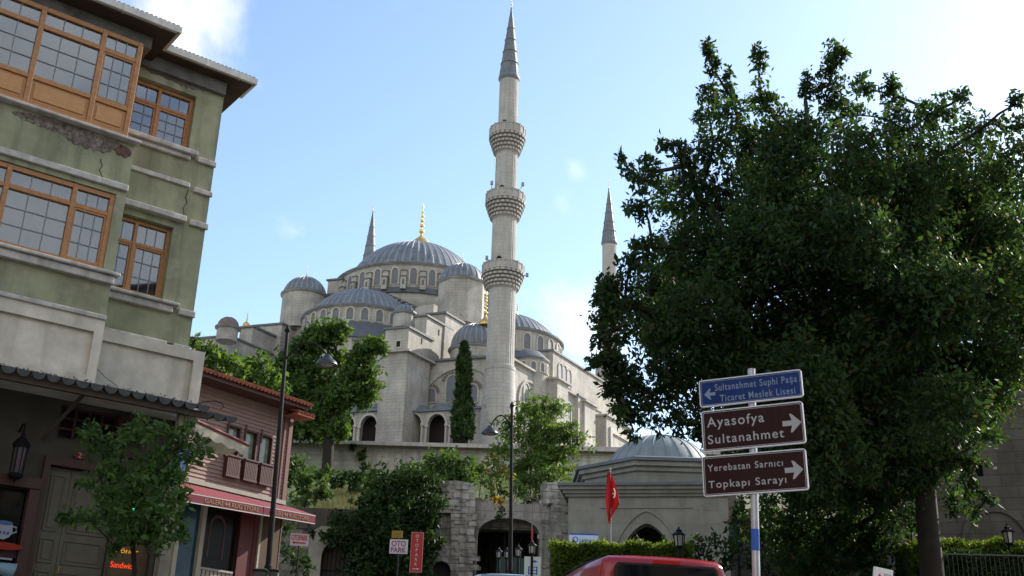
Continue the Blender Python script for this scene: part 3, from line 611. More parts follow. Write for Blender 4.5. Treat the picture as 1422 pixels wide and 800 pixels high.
# shopfront
M_cream = mat('cream_paint', (.30, .285, .25), .7, noise=(4, .8, 1.08))
mb = MB(); mb.fbox(K, KL, .0, 7.30, 7.41, -.1, .10); put('string_course', mb, M_cream, pb)
mb = MB(); mb.fbox(K, KL, 0, 6.95, 7.30, -.25, .02); mb.fbox(K, -.95, -.72, 4.2, 6.95, -.2, .02); put('shop_fascia', mb, mat('dull_red_panel', (.10, .03, .03), .8), pb)
for q in ((-2.75, -2.62, -.1, .06), (-3.5, -3.38, -.1, .06), (-.80, -.74, .02, .08)): mb = MB(); mb.fbox(K, q[0], q[1], 4.2, 6.95, q[2], q[3]); put('door_post', mb, M_cream, pb)
mb = MB(); mb.fbox(K, -3.38, -2.75, 4.2, 6.95, -.1, -.06); put('glass_door', mb, mat('blue_tint_glass', (.02, .045, .07), .2, spec=.2, noise=(2, .4, 1.8)), pb)
mb = MB(); mb.fbox(K, -.70, -.05, 4.2, 6.95, -.15, .03); put('timber_pier', mb, mat('brown_pier', (.08, .052, .03), .8, noise=(3, .8, 1.1)), pb)
mb = MB(); mb.fbox(K, -2.62, -1.42, 4.2, 6.95, -.2, -.16); dsp = put('display_window', mb, mat('display_dark', (.012, .009, .009), .3, spec=.12), pb)
mb = MB(); mb.fplate(K, [arch_pts(-2.05, 5.6, .55, 1.1), arch_pts(-2.05, 5.6, .43, 1.02)], -.15, .02); put('display_arch', mb, mat('display_trim', (.07, .045, .04), .7), dsp)
mb = MB(); mb.fbox(K, -2.62, -1.5, 5.26, 5.31, -.1, .0); mb.fbox(K, -2.62, -1.5, 4.3, 4.36, -.1, 0)
for i in range(9): q = -2.6+i*.13; mb.fbox(K, q, q+.095, 4.36, 5.26, -.08, -.04)
put('display_panel', mb, mat('pale_panel', (.27, .245, .215), .7), pb)
mb = MB(); mb.fbox(K, -1.42, -.95, 4.2, 6.95, -.06, 0); put('red_pilaster', mb, mat('red_pilaster_paint', (.085, .016, .016), .45), pb)
# awning
M_aw = mat('burgundy_canvas', (.15, .022, .034), .8, noise=(3, .85, 1.1))
aw = thing('shop_awning', K.w(-1.9, 7.1, .5), 'long burgundy awning with gold rug store lettering and white borders on pink building', 'awning')
zv = lambda s: 6.83+(s+4.1)*.035
for (a, b) in ((-4.12, -1.60), (-1.58, .30)):
    mb = MB(); n = 10; vs = []
    for o_, dz, top in ((0.04, 0, 1), (1.0, 0, 0)):
        for i in range(n+1):
            s = a+(b-a)*i/n; z = 7.28 if top else zv(s); vs.append(K.w(s, z, o_))
    mb.add(vs, [[i, i+1, n+2+i, n+1+i] for i in range(n)]); mb.add([v-Vector((0, 0, .012)) for v in vs], [[n+1+i, n+2+i, i+1, i] for i in range(n)])
    if b > 0: mb.add([K.w(b, 7.28, .04), K.w(b, zv(b), 1.0), K.w(b, zv(b)-.2, 1.0), K.w(b, zv(b)-.1, .04)], [[0, 1, 2, 3]])
    cv = put('canvas', mb, M_aw, aw)
    p, q = K.w(a, zv(a)-.24, 1.0), K.w(b, zv(b)-.24, 1.0)
    mb = MB(); mb.para(p, q-p, (0, 0, .235), -K.n*.012); vl = put('valance', mb, mat('valance_red', (.12, .012, .025), .8), aw)
    mb = MB(); mb.para(p+K.n*.004, q-p, (0, 0, .022), -K.n*.02); mb.para(p+K.n*.004+Vector((0, 0, .215)), q-p, (0, 0, .022), -K.n*.02); put('white_border', mb, mat('white_canvas', (.42, .40, .41), .8), vl)
    dd = (q-p).normalized(); w = (q-p).length
    text_mesh('lettering', 'GALERİ 44 RUG STORE', p+dd*(w*(.24 if a < -3 else .12))+Vector((0, 0, .07)), dd, (0, 0, 1), K.n, .15, mat('gold_lettering', (.22, .14, .07), .7), vl, fit=w*(.70 if a < -3 else .74), depth=.008, bold=.01)
# OTOPARK sign next to awning
def board(name, fr_or, px0, py0, px1, py1, Y, dx, label, m, cat='sign', th=.04, border=None):
    """upright board whose corners are (px0,py0) top-left and (px1,py1) bottom-right, facing along dx's normal"""
    P = at((px0+px1)/2, (py0+py1)/2, Y); fr = Fr((P.x, P.y), dx); a, z1 = fr.px(px0, py0+(py1-py0)*0); b, z0 = fr.px(px1, py1)
    z1 = fr.px((px0+px1)/2, py0)[1]; z0 = fr.px((px0+px1)/2, py1)[1]; a = fr.px(px0, (py0+py1)/2)[0]; b = fr.px(px1, (py0+py1)/2)[0]
    t = thing(name, fr.w((a+b)/2, z0), label, cat); mb = MB(); mb.fbox(fr, a, b, z0, z1, -th, 0); put('board', mb, m, t)
    return t, fr, a, b, z0, z1
M_red = mat('sign_red', (.26, .014, .016), .5); M_wht = mat('sign_white', (.36, .35, .36), .5)
t, fr, a, b, z0, z1 = board('parking_sign', None, 403, 741, 429, 758, 36, (.98, .2), 'small white OTOPARK sign with red letters just right of the rug shop awning', M_wht)
txt_on(fr, 'OTOPARK', (a+b)/2, z0+(z1-z0)*.45, .002, .24, M_red, t, alignx='CENTER', fit=(b-a)*.88, bold=.02)
mb = MB(); mb.fbox(fr, a+.15, b-.1, z0+.07, z0+.11, 0, .006); mb.fplate(fr, [[(a+.06, z0+.09), (a+.15, z0+.04), (a+.15, z0+.14)]], .006, .006); put('arrow', mb, M_red, t)
mb = MB(); mb.tube([fr.w((a+b)/2, gz(36), -.06), fr.w((a+b)/2, z1, -.06)], .025, 8); put('post', mb, M_iron, t)
t, fr, a, b, z0, z1 = board('parking_sign', None, 570, 739, 587, 795, 40, (1, -.02), 'tall narrow red sign with vertical white OTOPARK letters by the ruined pier', M_red)
for i, ch in enumerate('OTOPARK'): txt_on(fr, ch, (a+b)/2, z1-.19-i*.162, .002, .15, M_wht, t, alignx='CENTER', bold=.01)
mb = MB(); zz = z0+.12; mb.fbox(fr, a+.09, b-.16, zz-.012, zz+.012, 0, .006); mb.fplate(fr, [[(b-.18, zz-.04), (b-.08, zz), (b-.18, zz+.04)]], .006, .006); put('arrow', mb, M_wht, t)
mb = MB(); mb.fplate(fr, [rect(a, b, z0, z1), rect(a+.02, b-.02, z0+.02, z1-.02)], .004, .004); put('border', mb, mat('sign_edge', (.32, .14, .14), .5), t)
mb = MB(); mb.tube([fr.w((a+b)/2, gz(40), -.07), fr.w((a+b)/2, z1, -.07)], .03, 8); put('post', mb, M_iron, t)
t, fr, a, b, z0, z1 = board('parking_sign', None, 541, 749, 566, 769, 41, (1, 0), 'white hand painted OTO PARK sign below a yellow plate in dark ivy', M_wht)
M_pur = mat('purple_paint', (.16, .04, .12), .6)
txt_on(fr, 'OTO', (a+b)/2, z0+.27, .002, .27, M_pur, t, alignx='CENTER', fit=(b-a)*.8, bold=.02); txt_on(fr, 'PARK', (a+b)/2, z0+.05, .002, .25, M_pur, t, alignx='CENTER', fit=(b-a)*.85, bold=.02)
mb = MB(); mb.tube([fr.w((a+b)/2, gz(41), -.07), fr.w((a+b)/2, z1+.4, -.07)], .03, 8); put('post', mb, M_iron, t)
t, fr, a, b, z0, z1 = board('warning_plate', None, 544, 737, 559, 747, 41, (1, 0), 'small yellow plate directly above the hand painted parking sign', mat('dull_yellow', (.17, .125, .012), .6))
mb = MB(); [mb.fbox(fr, a+.06, b-.06, z0+.05+i*.06, z0+.07+i*.06, 0, .004) for i in range(3)]; put('writing_lines', mb, mat('dull_black', (.12, .08, .02), .7), t)
# ================================================================== MOSQUE
ms = thing('mosque', at(600, 600, 150).xy.to_3d()+Vector((0, 0, ZM)), 'large grey stone mosque with cascading lead domes and gilded finials on the hilltop', 'mosque')
ZB = ZM-3
def finial(c, h, parent, rbase=None, n=16, name='finial', base=None):
    """alem: bulbs on a flared foot, total height h"""
    r = h*.04; pr = []
    if rbase: pr = [(rbase, 0), (rbase*.95, h*.05), (rbase*.75, h*.12), (rbase*.45, h*.19), (r*.7, h*.26), (r*.5, h*.30)]
    else: pr = [(r*2.0, 0), (r*1.5, h*.06), (r*.6, h*.18), (r*.5, h*.26)]
    for zc, rr in ((.36, 1.5), (.49, 1.25), (.60, 1.0), (.70, .8), (.79, .6)):
        for k in range(5): a = -math.pi/2+k*math.pi/4; pr.append((r*.28+rr*r*.8*math.cos(a), h*zc+rr*r*.75*math.sin(a)))
    pr += [(r*.2, h*.86), (r*.55, h*.92), (r*.12, h*.97), (0, h)]
    mb = MB(); mb.rev(c, pr, n); return put(name, mb, M_gold(), parent, base=base, smooth=60)
def ribs_mesh(c, prof, n, frac=.36, up=.06, mb=None):
    mb = mb or MB(); c = Vector(c); k = len(prof)
    for q in range(n):
        a = 2*math.pi*q/n; h = math.pi/n*frac
        if math.sin(a) > .75: continue
        vs = []
        for (r, z) in prof[:-1]:
            for aa, u in ((a-h, -.03), (a-h*.55, up), (a+h*.55, up), (a+h, -.03)):
                vs.append(c+Vector(((r+u)*math.cos(aa), (r+u)*math.sin(aa), z+u*.6)))
        mb.add(vs, [[j*4+i, j*4+i+1, j*4+i+5, j*4+i+4] for j in range(k-2) for i in range(3)])
    return mb
M_rib = lambda: mat('lead_roll', (.19, .21, .235), .5, spec=.4, noise=(.7, .75, 1.15))
def dome_prof(r, h, n=12, z0=0, eave=.0):
    """spherical cap of base radius r and rise h"""
    Rr = (r*r+h*h)/(2*h); a0 = math.asin(min(1, r/Rr)) if h <= r else math.pi-math.asin(min(1, r/Rr)); p = []
    if eave: p += [(r+eave, z0-.25), (r+eave, z0)]
    for i in range(n+1):
        a = a0*(1-i/n); p.append((max(0.0, Rr*math.sin(a)), z0+Rr*math.cos(a)-(Rr-h)))
    return p
def arch_window(mbf, mbl, P, n, w, h, sur=.22, proud=.12, pointed=.15, t=.5):
    """surround (into mbf) and lattice pane (into mbl) of an arched window; P bottom centre on the wall, n outward"""
    n = Vector(n).normalized(); U = Vector((-n.y, n.x, 0)); U = -U if False else U
    outer = arch_pts(0, -.1, w+2*sur, h+sur+.1, pointed, 6); inner = arch_pts(0, 0, w, h, pointed, 6)
    mbf.plate([outer, inner], Vector(P)+n*proud, U, (0, 0, 1), n, t)
    mbl.plate([inner], Vector(P)+n*.03, U, (0, 0, 1), n, .1)
def drum(nm, cx, yrim, rpx, Y, yb, nwin, wpx, wh, dome_r=None, apex=None, cap_name='dome', butt=False, a_off=0, ribs=48, lip=.35, wdrop=.0):
    """a drum seen at photo x = cx: front of its rim at yrim, radius rpx pixels, centre at depth Y, front foot at yb"""
    P = at(cx, yrim, Y); Rr = rpx*mpp(P)
    P = at(cx, yrim, Y-Rr); zt = P.z; X = at(cx, yrim, Y).x; zb = at(cx, yb, Y-Rr).z
    c = Vector((X, Y, 0)); H = zt-zb
    mb = MB(); mb.rev(c, [(Rr, zb-6), (Rr, zt-.15), (Rr+lip*.5, zt-.15), (Rr+lip, zt), (Rr+lip, zt+.18), (Rr*.9, zt+.45)], 64)
    d = put(nm, mb, M_stone(), ms, smooth=30)
    mb = MB(); mb.rev(c, [(Rr+lip+.05, zt-.02), (Rr+lip+.08, zt+.22), (Rr-.3, zt+.42)], 64); put('cornice_lead', mb, M_lead(), d, smooth=30)
    mf, ml = MB(), MB()
    ws = H*wh; ww = wpx*mpp(P)
    for i in range(nwin):
        a = a_off+2*math.pi*i/nwin; n = Vector((math.cos(a), math.sin(a), 0))
        if n.y > .5: continue
        mf, ml = MB(), MB(); arch_window(mf, ml, c+n*Rr*math.cos(.02)+Vector((0, 0, zb+H*(.12+wdrop))), n, ww, ws)
        put('window', mf, mat('pale_ashlar', (.42, .395, .355), .9, noise=(1, .8, 1.1)), d); put('pane', ml, M_latt(), d)
    if butt:
        for i in range(nwin):
            a = a_off+2*math.pi*(i+.5)/nwin; n = Vector((math.cos(a), math.sin(a), 0)); U = Vector((-n.y, n.x, 0))
            if n.y > .5: continue
            bb = MB(); bl = MB(); p = c+n*(Rr-.2)+Vector((0, 0, zb-.5)); bb.para(p-U*.42, U*.84, n*.95, (0, 0, H*.50)); bb.para(p-U*.42, U*.84, n*.55, (0, 0, H*.78))
            bl.para(p-U*.5+Vector((0, 0, H*.50)), U*1.0, n*1.05, (0, 0, .14)); bl.para(p-U*.5+Vector((0, 0, H*.78)), U*1.0, n*.65, (0, 0, .14))
            # small dark opening under the flying buttress
            bl.para(p-U*.16+n*.96+Vector((0, 0, H*.18)), U*.32, n*.02, (0, 0, H*.2))
            put('buttress', bb, M_stone(), d); put('buttress_cap', bl, mat('rusty_lead', (.12, .105, .095), .7), d)
    dr = (dome_r or rpx)*mpp(P)
    za = at(cx, apex, Y).z; mb = MB(); pr = dome_prof(dr, za-zt-.3, 14)
    mb.rev(c+Vector((0, 0, zt+.3)), pr, ribs*4, rib=0, ribn=ribs); dm = put(cap_name, mb, M_lead(), ms, smooth=50); put('lead_rolls', ribs_mesh(c+Vector((0, 0, zt+.3)), pr, ribs), M_rib(), dm, smooth=30)
    return d, dm, c, Rr, zt, zb, za
# main dome
d, dm, cM, RM, ztM, zbM, zaM = drum('main_drum', 578, 366, 106, 170, 399, 28, 9, .68, dome_r=101, apex=343, cap_name='main_dome', butt=True, a_off=.07, ribs=56)
fz = at(584, 283, 170).z; finial(Vector((at(585, 330, 170).x, 170, zaM-.12)), fz-zaM+.2, dm, rbase=1.9)
# central block carrying the drum, with stepped arches towards the semi-domes
mb = MB(); hb = 11.6; zt = zbM-.2
foot = [cM+AV*hb+BV*hb, cM-AV*hb+BV*hb, cM-AV*hb-BV*hb, cM+AV*hb-BV*hb]
mb.prism(foot, ZB, zt-2.3); put('central_block', mb, M_stone(), ms)
mb = MB(); mb.rev(Vector((cM.x, cM.y, 0)), [(RM+.35, zt-.7), (RM+.2, zt+.2), (RM-1, zt+.4)], 48); put('ring_roof', mb, mat('dark_lead', (.085, .095, .11), .6, noise=(.8, .8, 1.2)), ms, smooth=30)
def stepped(fr_n, half, z0, nstep, rise, run, tag_):
    Nn = fr_n; U = Vector((-Nn.y, Nn.x, 0)); O = Vector((cM.x, cM.y, 0))+Nn*(hb+.8)
    pts = [(-12.4, ZB+18), (12.4, ZB+18), (12.4, z0)]; s = half; z = z0
    pts.append((s, z)); lead = MB()
    for i in range(nstep):
        s -= run; pts.append((s, z)); z += rise; pts.append((s, z))
    top = [( -a, b) for a, b in pts[2:]][::-1]
    mb = MB(); mb.plate([pts+top], O, U, (0, 0, 1), Nn, 2.2); w = put('stepped_arch', mb, mat('pale_ashlar', (.42, .395, .355)), ms)
    s = half; z = z0
    for i in range(nstep):
        for sg in (1, -1):
            a, b = (s-run, s) if sg == 1 else (-s, -s+run)
            lead.para(O+U*a+Vector((0, 0, z))-Nn*2.4, U*(b-a), Nn*2.65, (0, 0, .22))
            lead.para(O+U*(a if sg == 1 else a+.16)+Vector((0, 0, z-1.6)), U*(b-a-.16), Nn*.06, (0, 0, 1.45))
        s -= run; z += rise
    lead.para(O-U*s+Vector((0, 0, z))-Nn*2.4, U*2*s, Nn*2.65, (0, 0, .2)); put('step_lead', lead, MT['dark_lead'], w)
z4 = at(594, 435, 157).z; rs = (at(545, 403, 157).z-z4)/7; stepped(-BV, 9.3, z4, 7, rs, .93, 'a'); stepped(-AV, 9.3, z4, 7, rs, .93, 'b')
# semi-domes
d1, m1, c1, R1, zt1, zb1, za1 = drum('semi_drum', 505, 424, 80, 158, 447, 26, 9.5, .72, apex=407, cap_name='semi_dome', a_off=.05, ribs=52)
d2, m2, c2, R2, zt2, zb2, za2 = drum('semi_drum', 703, 455, 77, 164, 486, 24, 9.5, .70, apex=440, cap_name='semi_dome', a_off=.11, ribs=52)
q = at(719, 424, 164); finial(Vector((q.x, 164, za2+.2)), 2.6, m2)
for (cc, rr, zz, nm) in ((c1, R1, zb1, ''), (c2, R2, zb2, '')):
    mb = MB(); mb.rev(cc, [(rr+2.3, zz-3.0), (rr+2.3, zz-2.8), (rr+.02, zz+.05), (rr-.5, zz+.1)], 48); put('skirt_roof', mb, MT['dark_lead'], ms, smooth=30)
    mb = MB(); mb.rev(cc, [(rr+2.0, ZB), (rr+2.0, zz-2.9)], 48); put('skirt_wall', mb, M_stone(), ms, smooth=30)
# weight turrets
def turret(nm, cx, yr, rpx, Y, yb, apex, n, fin=None, twist=0, mcap=None, ribs=24, lip=.3):
    P = at(cx, yr, Y); Rr = rpx*mpp(P); P = at(cx, yr, Y-Rr); X = at(cx, yr, Y).x; zt = P.z; zb = at(cx, yb, Y-Rr).z; c = Vector((X, Y, 0))
    mb = MB(); a = twist; mb.rev(c, [(Rr, zb), (Rr, zt-.2), (Rr+lip, zt-.05), (Rr+lip, zt+.15), (Rr*.5, zt+.3)], n, a0=a, a1=a+2*math.pi); t = put(nm, mb, M_stone(), ms, smooth=30 if n > 12 else 0)
    mb = MB(); mb.rev(c, [(Rr+lip+.04, zt+.02), (Rr+lip+.04, zt+.2), (Rr*.8, zt+.35)], n, a0=a, a1=a+2*math.pi); put('cornice_lead', mb, M_lead(), t)
    za = at(cx, apex, Y).z; mb = MB(); pr = dome_prof(Rr*.99, za-zt-.2, 10); mb.rev(c+Vector((0, 0, zt+.2)), pr, ribs*2); cp = put('cap', mb, mcap or M_lead(), t, smooth=50); put('lead_rolls', ribs_mesh(c+Vector((0, 0, zt+.2)), pr, ribs), mcap or M_rib(), cp, smooth=30)
    if fin: fzz = at(cx, fin, Y).z; finial(c+Vector((0, 0, za-.1)), fzz-za+.1, cp, rbase=.5)
    return c, Rr, zt, zb
turret('turret', 642, 384, 33, 150, 445, 368, 8, fin=351, twist=.32)
turret('turret', 424, 402, 30, 163, 452, 386, 40, fin=370)
turret('turret', 317, 452, 14.5, 148, 470, 441, 24, mcap=mat('brown_lead', (.16, .11, .105), .6), ribs=12, fin=None)
turret('turret', 562, 432, 15.5, 142, 452, 424, 8, ribs=16)
cD, RD, ztD, zbD = turret('corner_dome', 662, 478, 36, 141, 494, 451, 40, ribs=28)
q = at(674, 452, 139); q2 = at(674, 404, 139); finial(q, q2.z-q.z, ms, rbase=.9)
q = at(342, 452, 158); q2 = at(342, 430, 158); finial(q, q2.z-q.z, ms, rbase=.6)
# stepped masses
def blk(x0, x1, yt, Y, L, zb=None, yb=None, cap=True, nm='wall_block', m=None, capm=None, over=.22, av=None, bv=None):
    A = av or AV; B = bv or BV
    c = at(x1, yt, Y); zt = c.z
    P = c.copy(); q = ray(x0, yt); nrm = Vector((A.y, -A.x, 0)); t = (P-CP).dot(nrm)/q.dot(nrm); wv = (CP+q*t-P).dot(A)
    if yb is not None: zb = at(x1, yb, Y).z
    if zb is None: zb = ZB
    c0 = Vector((c.x, c.y, 0)); pts = [c0, c0+B*L, c0+B*L+A*wv, c0+A*wv]
    mb = MB(); mb.prism(pts, zb, zt-.02); o = put(nm, mb, m or M_stone(), ms)
    if cap:
        pts = [c0-A*over-B*over, c0-A*over+B*(L+over), c0+A*(wv+over)+B*(L+over), c0+A*(wv+over)-B*over]
        mb = MB(); mb.prism(pts, zt-.18, zt+.10); put('coping', mb, capm or mat('dull_lead', (.12, .125, .13), .7), o)
    return o, c0, wv, zt, A, B, L
def face_window(b, side, u, z_px, wpx, hpx, parent=None, kind='arch', m=None, surround=True):
    """window on a block: side 'a' = front face, 'b' = right face; u = distance from the near corner; z_px = (x, y bottom)"""
    o, c0, wv, zt, A, B, L = b
    n = Vector((A.y, -A.x, 0)); n = -n if n.dot(B) > 0 else n
    if side == 'b': nb = Vector((B.y, -B.x, 0)); nb = nb if nb.dot(A) < 0 else -nb; n = nb
    P = c0+(A if side == 'a' else B)*u
    s = mpp(P+Vector((0, 0, ZM))); z = at(z_px[0], z_px[1], P.y).z
    mf, ml = MB(), MB(); w, h = wpx*s, hpx*s
    if kind == 'arch': arch_window(mf, ml, P+Vector((0, 0, z)), n, w, h, sur=.2)
    else:
        U = Vector((-n.y, n.x, 0)); ml.plate([rect(-w/2, w/2, 0, h)], P+Vector((0, 0, z))+n*.03, U, (0, 0, 1), n, .1); mf.plate([rect(-w/2-.15, w/2+.15, -.15, h+.15), rect(-w/2, w/2, 0, h)], P+Vector((0, 0, z))+n*.1, U, (0, 0, 1), n, .3)
    if surround: wn = put('window', mf, mat('pale_ashlar', (.42, .395, .355)), o); put('pane', ml, m or M_latt(), wn)
    else: put('window', ml, m or M_latt(), o)
# left wing (low walls stepping down at the far left)
blk(270, 319, 466, 150, 9); blk(334, 352, 453, 154, 10); blk(352, 392, 449, 158, 12); blk(391, 430, 448, 160, 12); blk(300, 470, 500, 150, 6)
blk(456, 476, 387, 163, 9, nm='arch_haunch'); blk(440, 470, 408, 163, 9)
# body below the skirt roof
bA = blk(424, 534, 469, 146, 14)
for k in range(3): face_window(bA, 'a', 3+k*5.2, (490, 500), 11, 19)
bB = blk(424, 530, 508, 141, 8)
# buttress towers at the corner between the sides
b1 = blk(536, 568, 454, 135, 5.5)
face_window(b1, 'a', 1.3, (550.6, 482), 6.5, 9, kind='sq', m=M_dark())
b2 = blk(577, 593, 438, 138.5, 6); b3 = blk(595, 619, 434, 142, 4.5); b4 = blk(600, 640, 438, 147, 6, nm='wall_block')
for b, xx in ((b1, 588), (b2, 612)): face_window(b, 'b', 3.0, (xx, 466 if xx > 600 else 478), 3, 9, kind='sq', m=M_dark(), surround=False)
b0 = blk(530, 566, 487, 134, 5.2, over=.55, capm=M_stone())
# main lower front, with the big blind arch
bC = blk(570, 700, 494, 136, 14, over=.4, capm=mat('dull_lead', (.12, .125, .13)))
mb = MB(); c = bC[1]; A = AV; nA = Vector((A.y, -A.x, 0)); nA = -nA if nA.dot(BV) > 0 else nA
fC = Fr((c.x, c.y), -A)
if fC.n.dot(BV) > 0: fC.n = -fC.n
fC.n = nA
# fC.s: 0 at the right corner, negative to the left
def fpx(fr, px, py, o=0):
    q = ray(px, py); P = fr.P+fr.n*o; t = (P-CP).dot(fr.n)/q.dot(fr.n); p = CP+q*t; return (p-P).dot(fr.d), p.z
sL, zC = fpx(fC, 585, 551); sR, zT = fpx(fC, 640, 512); cxs = fpx(fC, 640, 551)[0]; wA = 2*(cxs-sL)
def blind_arch(cx, z0, w, h, mbx, fr, o=.25, band=.5):
    mbx.fplate(fr, [arch_pts(cx, z0-6, w+2*band, h+6+band, .05, 12), arch_pts(cx, z0-6.5, w, h+6.5, .05, 12)], o, .4)
mb = MB(); blind_arch(cxs, zC, wA, zT-zC, mb, fC); put('blind_arch', mb, M_stone(), bC[0])
def vous(fr, px, pyb, wpx, hpx, par):
    s, z = fpx(fr, px, pyb); sc_ = mpp(fr.w(s, z)); mf, ml = MB(), MB(); w, h = wpx*sc_, hpx*sc_
    arch_window(mf, ml, fr.w(s, z, .02), fr.n, w, h, sur=.18); wn = put('window', mf, mat('pale_ashlar', (.42, .395, .355)), par)
    put('pane', ml, M_latt(), wn); vb = MB(); U = fr.d
    for k in range(9):
        a = math.pi*(k+.5)/9; r = w/2+.18; cc = fr.w(s, z+h-w/2, .17); e = U*math.cos(a)+Vector((0, 0, 1))*math.sin(a); tt = U*-math.sin(a)+Vector((0, 0, 1))*math.cos(a)
        vb.para(cc+e*r-tt*.11, tt*.22, e*.42, fr.n*.08)
    put('voussoirs', vb, mat('red_voussoir', (.17, .12, .11), .9), wn)
vous(fC, 598, 559, 14, 20, bC[0]); vous(fC, 627, 559, 17, 39, bC[0]); vous(fC, 656, 559, 14, 26, bC[0])
# arcades with domelets
M_ash = lambda: mat('pale_ashlar', (.42, .395, .355))
def arcade(x0, x1, ytop, Y, cxs_, wpx, yarch, nm='arcade'):
    c = at(x1, ytop, Y); fr = Fr((c.x, c.y), -AV); n = Vector((AV.y, -AV.x, 0)); fr.n = -n if n.dot(BV) > 0 else n
    s0 = fpx(fr, x0, ytop)[0]; zt = c.z; holes = []; k = mpp(c)
    for cx in cxs_:
        s, z = fpx(fr, cx, yarch); holes.append(arch_pts(s, ZM-.6, wpx*k, z-(ZM-.6), .3, 8))
    mb = MB(); mb.fplate(fr, [rect(s0, 0, ZM-2, zt)]+holes, 0, .7); ar = put(nm, mb, M_stone(), ms)
    mb = MB(); mb.fbox(fr, s0, 0, ZM-2, zt-.1, -1.9, -1.75); put('shade_sheet', mb, mat('arcade_shade', (.028, .022, .02), .95), ar)  # dark sheet stands in for the shade of a deeper arcade
    mb = MB(); mb.fbox(fr, s0-.3, .3, zt-.05, zt+.22, -4.6, .35); put('eave', mb, M_lead(), ar)
    mb = MB()
    for i, cx in enumerate(cxs_):
        s, z = fpx(fr, cx, yarch); mb.rev(fr.w(s, zt+.2, -2.3), dome_prof(2.0, 1.35, 8), 48, rib=.05, ribn=12)
    put('domelets', mb, M_lead(), ar, smooth=50)
    mb = MB()
    for cx in cxs_:
        s, z = fpx(fr, cx, yarch)
        for sg in (-1, 1): mb.tube([fr.w(s+sg*(wpx*k/2+.12), ZM-1, .12), fr.w(s+sg*(wpx*k/2+.12), z-1.6, .12)], .15, 8); mb.box(fr.w(s+sg*(wpx*k/2+.12), z-1.5, .1), (.45, .45, .3), 0)
        mb.fplate(fr, [arch_pts(s, ZM-.6, wpx*k+.5, z-(ZM-.6)+.3, .3, 8), arch_pts(s, ZM-.7, wpx*k, z-(ZM-.7), .3, 8)], .1, .15)
    put('columns', mb, M_ash(), ar)
arcade(556, 672, 567, 133, [574, 607, 640], 27, 575)
arcade(420, 534, 570, 136.5, [513, 482, 451], 25, 577)
# R side
dd3 = blk(736, 768, 486, 146, 24)
def side_frame(b):
    f_ = Fr((b[1].x, b[1].y), b[5]); nb_ = Vector((b[5].y, -b[5].x, 0)); f_.n = nb_ if nb_.dot(b[4]) < 0 else -nb_; return f_
fD = side_frame(dd3)
for px_, py_ in ((777.5, 530), (783.5, 533), (790, 539)):
    q = ray(px_, py_); t_ = (fD.P-CP).dot(fD.n)/q.dot(fD.n); p_ = CP+q*t_; mf, ml = MB(), MB(); arch_window(mf, ml, fD.w((p_-fD.P).dot(fD.d), p_.z, .02), fD.n, 1.1, 2.6, sur=.15, pointed=.5); wn = put('window', mf, mat('pale_ashlar', (.42, .395, .355)), dd3[0]); put('pane', ml, M_latt(), wn)
P = at(735, 522, 142)
mb = MB(); q = at(735, 506, 142.5); mb.rev(Vector((q.x, q.y, 0)), [(2.5, ZB), (2.5, q.z), (2.7, q.z+.1), (2.7, q.z+.3), (1.5, q.z+1.5), (0, q.z+1.9)], 40); put('exedra', mb, M_stone(), ms, smooth=30)
mf, ml = MB(), MB(); c = Vector((q.x, q.y, 0))
for k in range(12):
    a = k*math.pi/6+.2; n = Vector((math.cos(a), math.sin(a), 0))
    if n.y > .3: continue
    mf, ml = MB(), MB(); arch_window(mf, ml, c+n*2.5+Vector((0, 0, q.z-1.6)), n, .6, 1.2); put('window', mf, M_ash(), ms); put('pane', ml, M_latt(), ms)
mb = MB(); mb.rev(Vector((q.x, q.y, 0)), [(2.76, q.z+.12), (2.76, q.z+.34), (1.5, q.z+1.56), (0, q.z+2.0)], 40); put('skirt_roof', mb, MT['dark_lead'], ms, smooth=30)
_c = at(712, 500, 135.5); _n = Vector((BV.y, -BV.x, 0)); _q = ray(799, 553); LF = (CP+_q*((_c-CP).dot(_n)/_q.dot(_n))-_c).dot(BV); YF = 135.5+BV.y*LF; print('LF', LF, YF)
bF = blk(690, 712, 500, 135.5, LF, over=.5, capm=M_stone())      # sunlit side wall
fF = Fr((bF[1].x, bF[1].y), BV); nb = Vector((BV.y, -BV.x, 0)); fF.n = nb if nb.dot(AV) < 0 else -nb
s_, z_ = fpx(fF, 735, 552); sT = fpx(fF, 735, 530)
mb = MB(); w = 5.5; blind_arch(s_, z_, w, fpx(fF, 735, 532)[1]-z_, mb, fF, o=.22, band=.35); put('blind_arch', mb, M_stone(), bF[0])
def face2(fr, px, py, w, h, par):
    s, z = fpx(fr, px, py); mf, ml = MB(), MB(); arch_window(mf, ml, fr.w(s, z, .02), fr.n, w, h, sur=.18); wn = put('window', mf, M_ash(), par); put('pane', ml, M_latt(), wn)
for (x, y) in ((730, 560), (741, 566), (760, 572), (789, 585), (789, 615), (760, 610), (741, 605)): face2(fF, x, y, 1.3, 2.6, bF[0])
bG = blk(752, 774, 525, 141.5, 3.2, over=.35, capm=M_stone())
bH = blk(797, 812, 556, YF+.5, 3.5, over=.35, capm=M_stone()); bI = blk(812, 842, 576, YF+5, 9, over=.3, capm=M_stone())
blk(780, 803, 548, YF-.5, 5, over=.2); blk(806, 818, 562, YF+4, 4, over=.2, capm=M_stone())
for (x, y) in ((851, 636), (862, 640)): pass
fI = Fr((bI[1].x, bI[1].y), BV); fI.n = fF.n
s0, z0 = fpx(fI, 848, 640); s1, z1 = fpx(fI, 862, 640); zt = fpx(fI, 852, 596)[1]
mb = MB(); mb.fplate(fI, [rect(1.0, 8.0, ZB, zt), rect(1.7, 7.3, ZB+.5, zt-.8)], .25, .3); put('wall_panel', mb, M_ash(), bI[0])
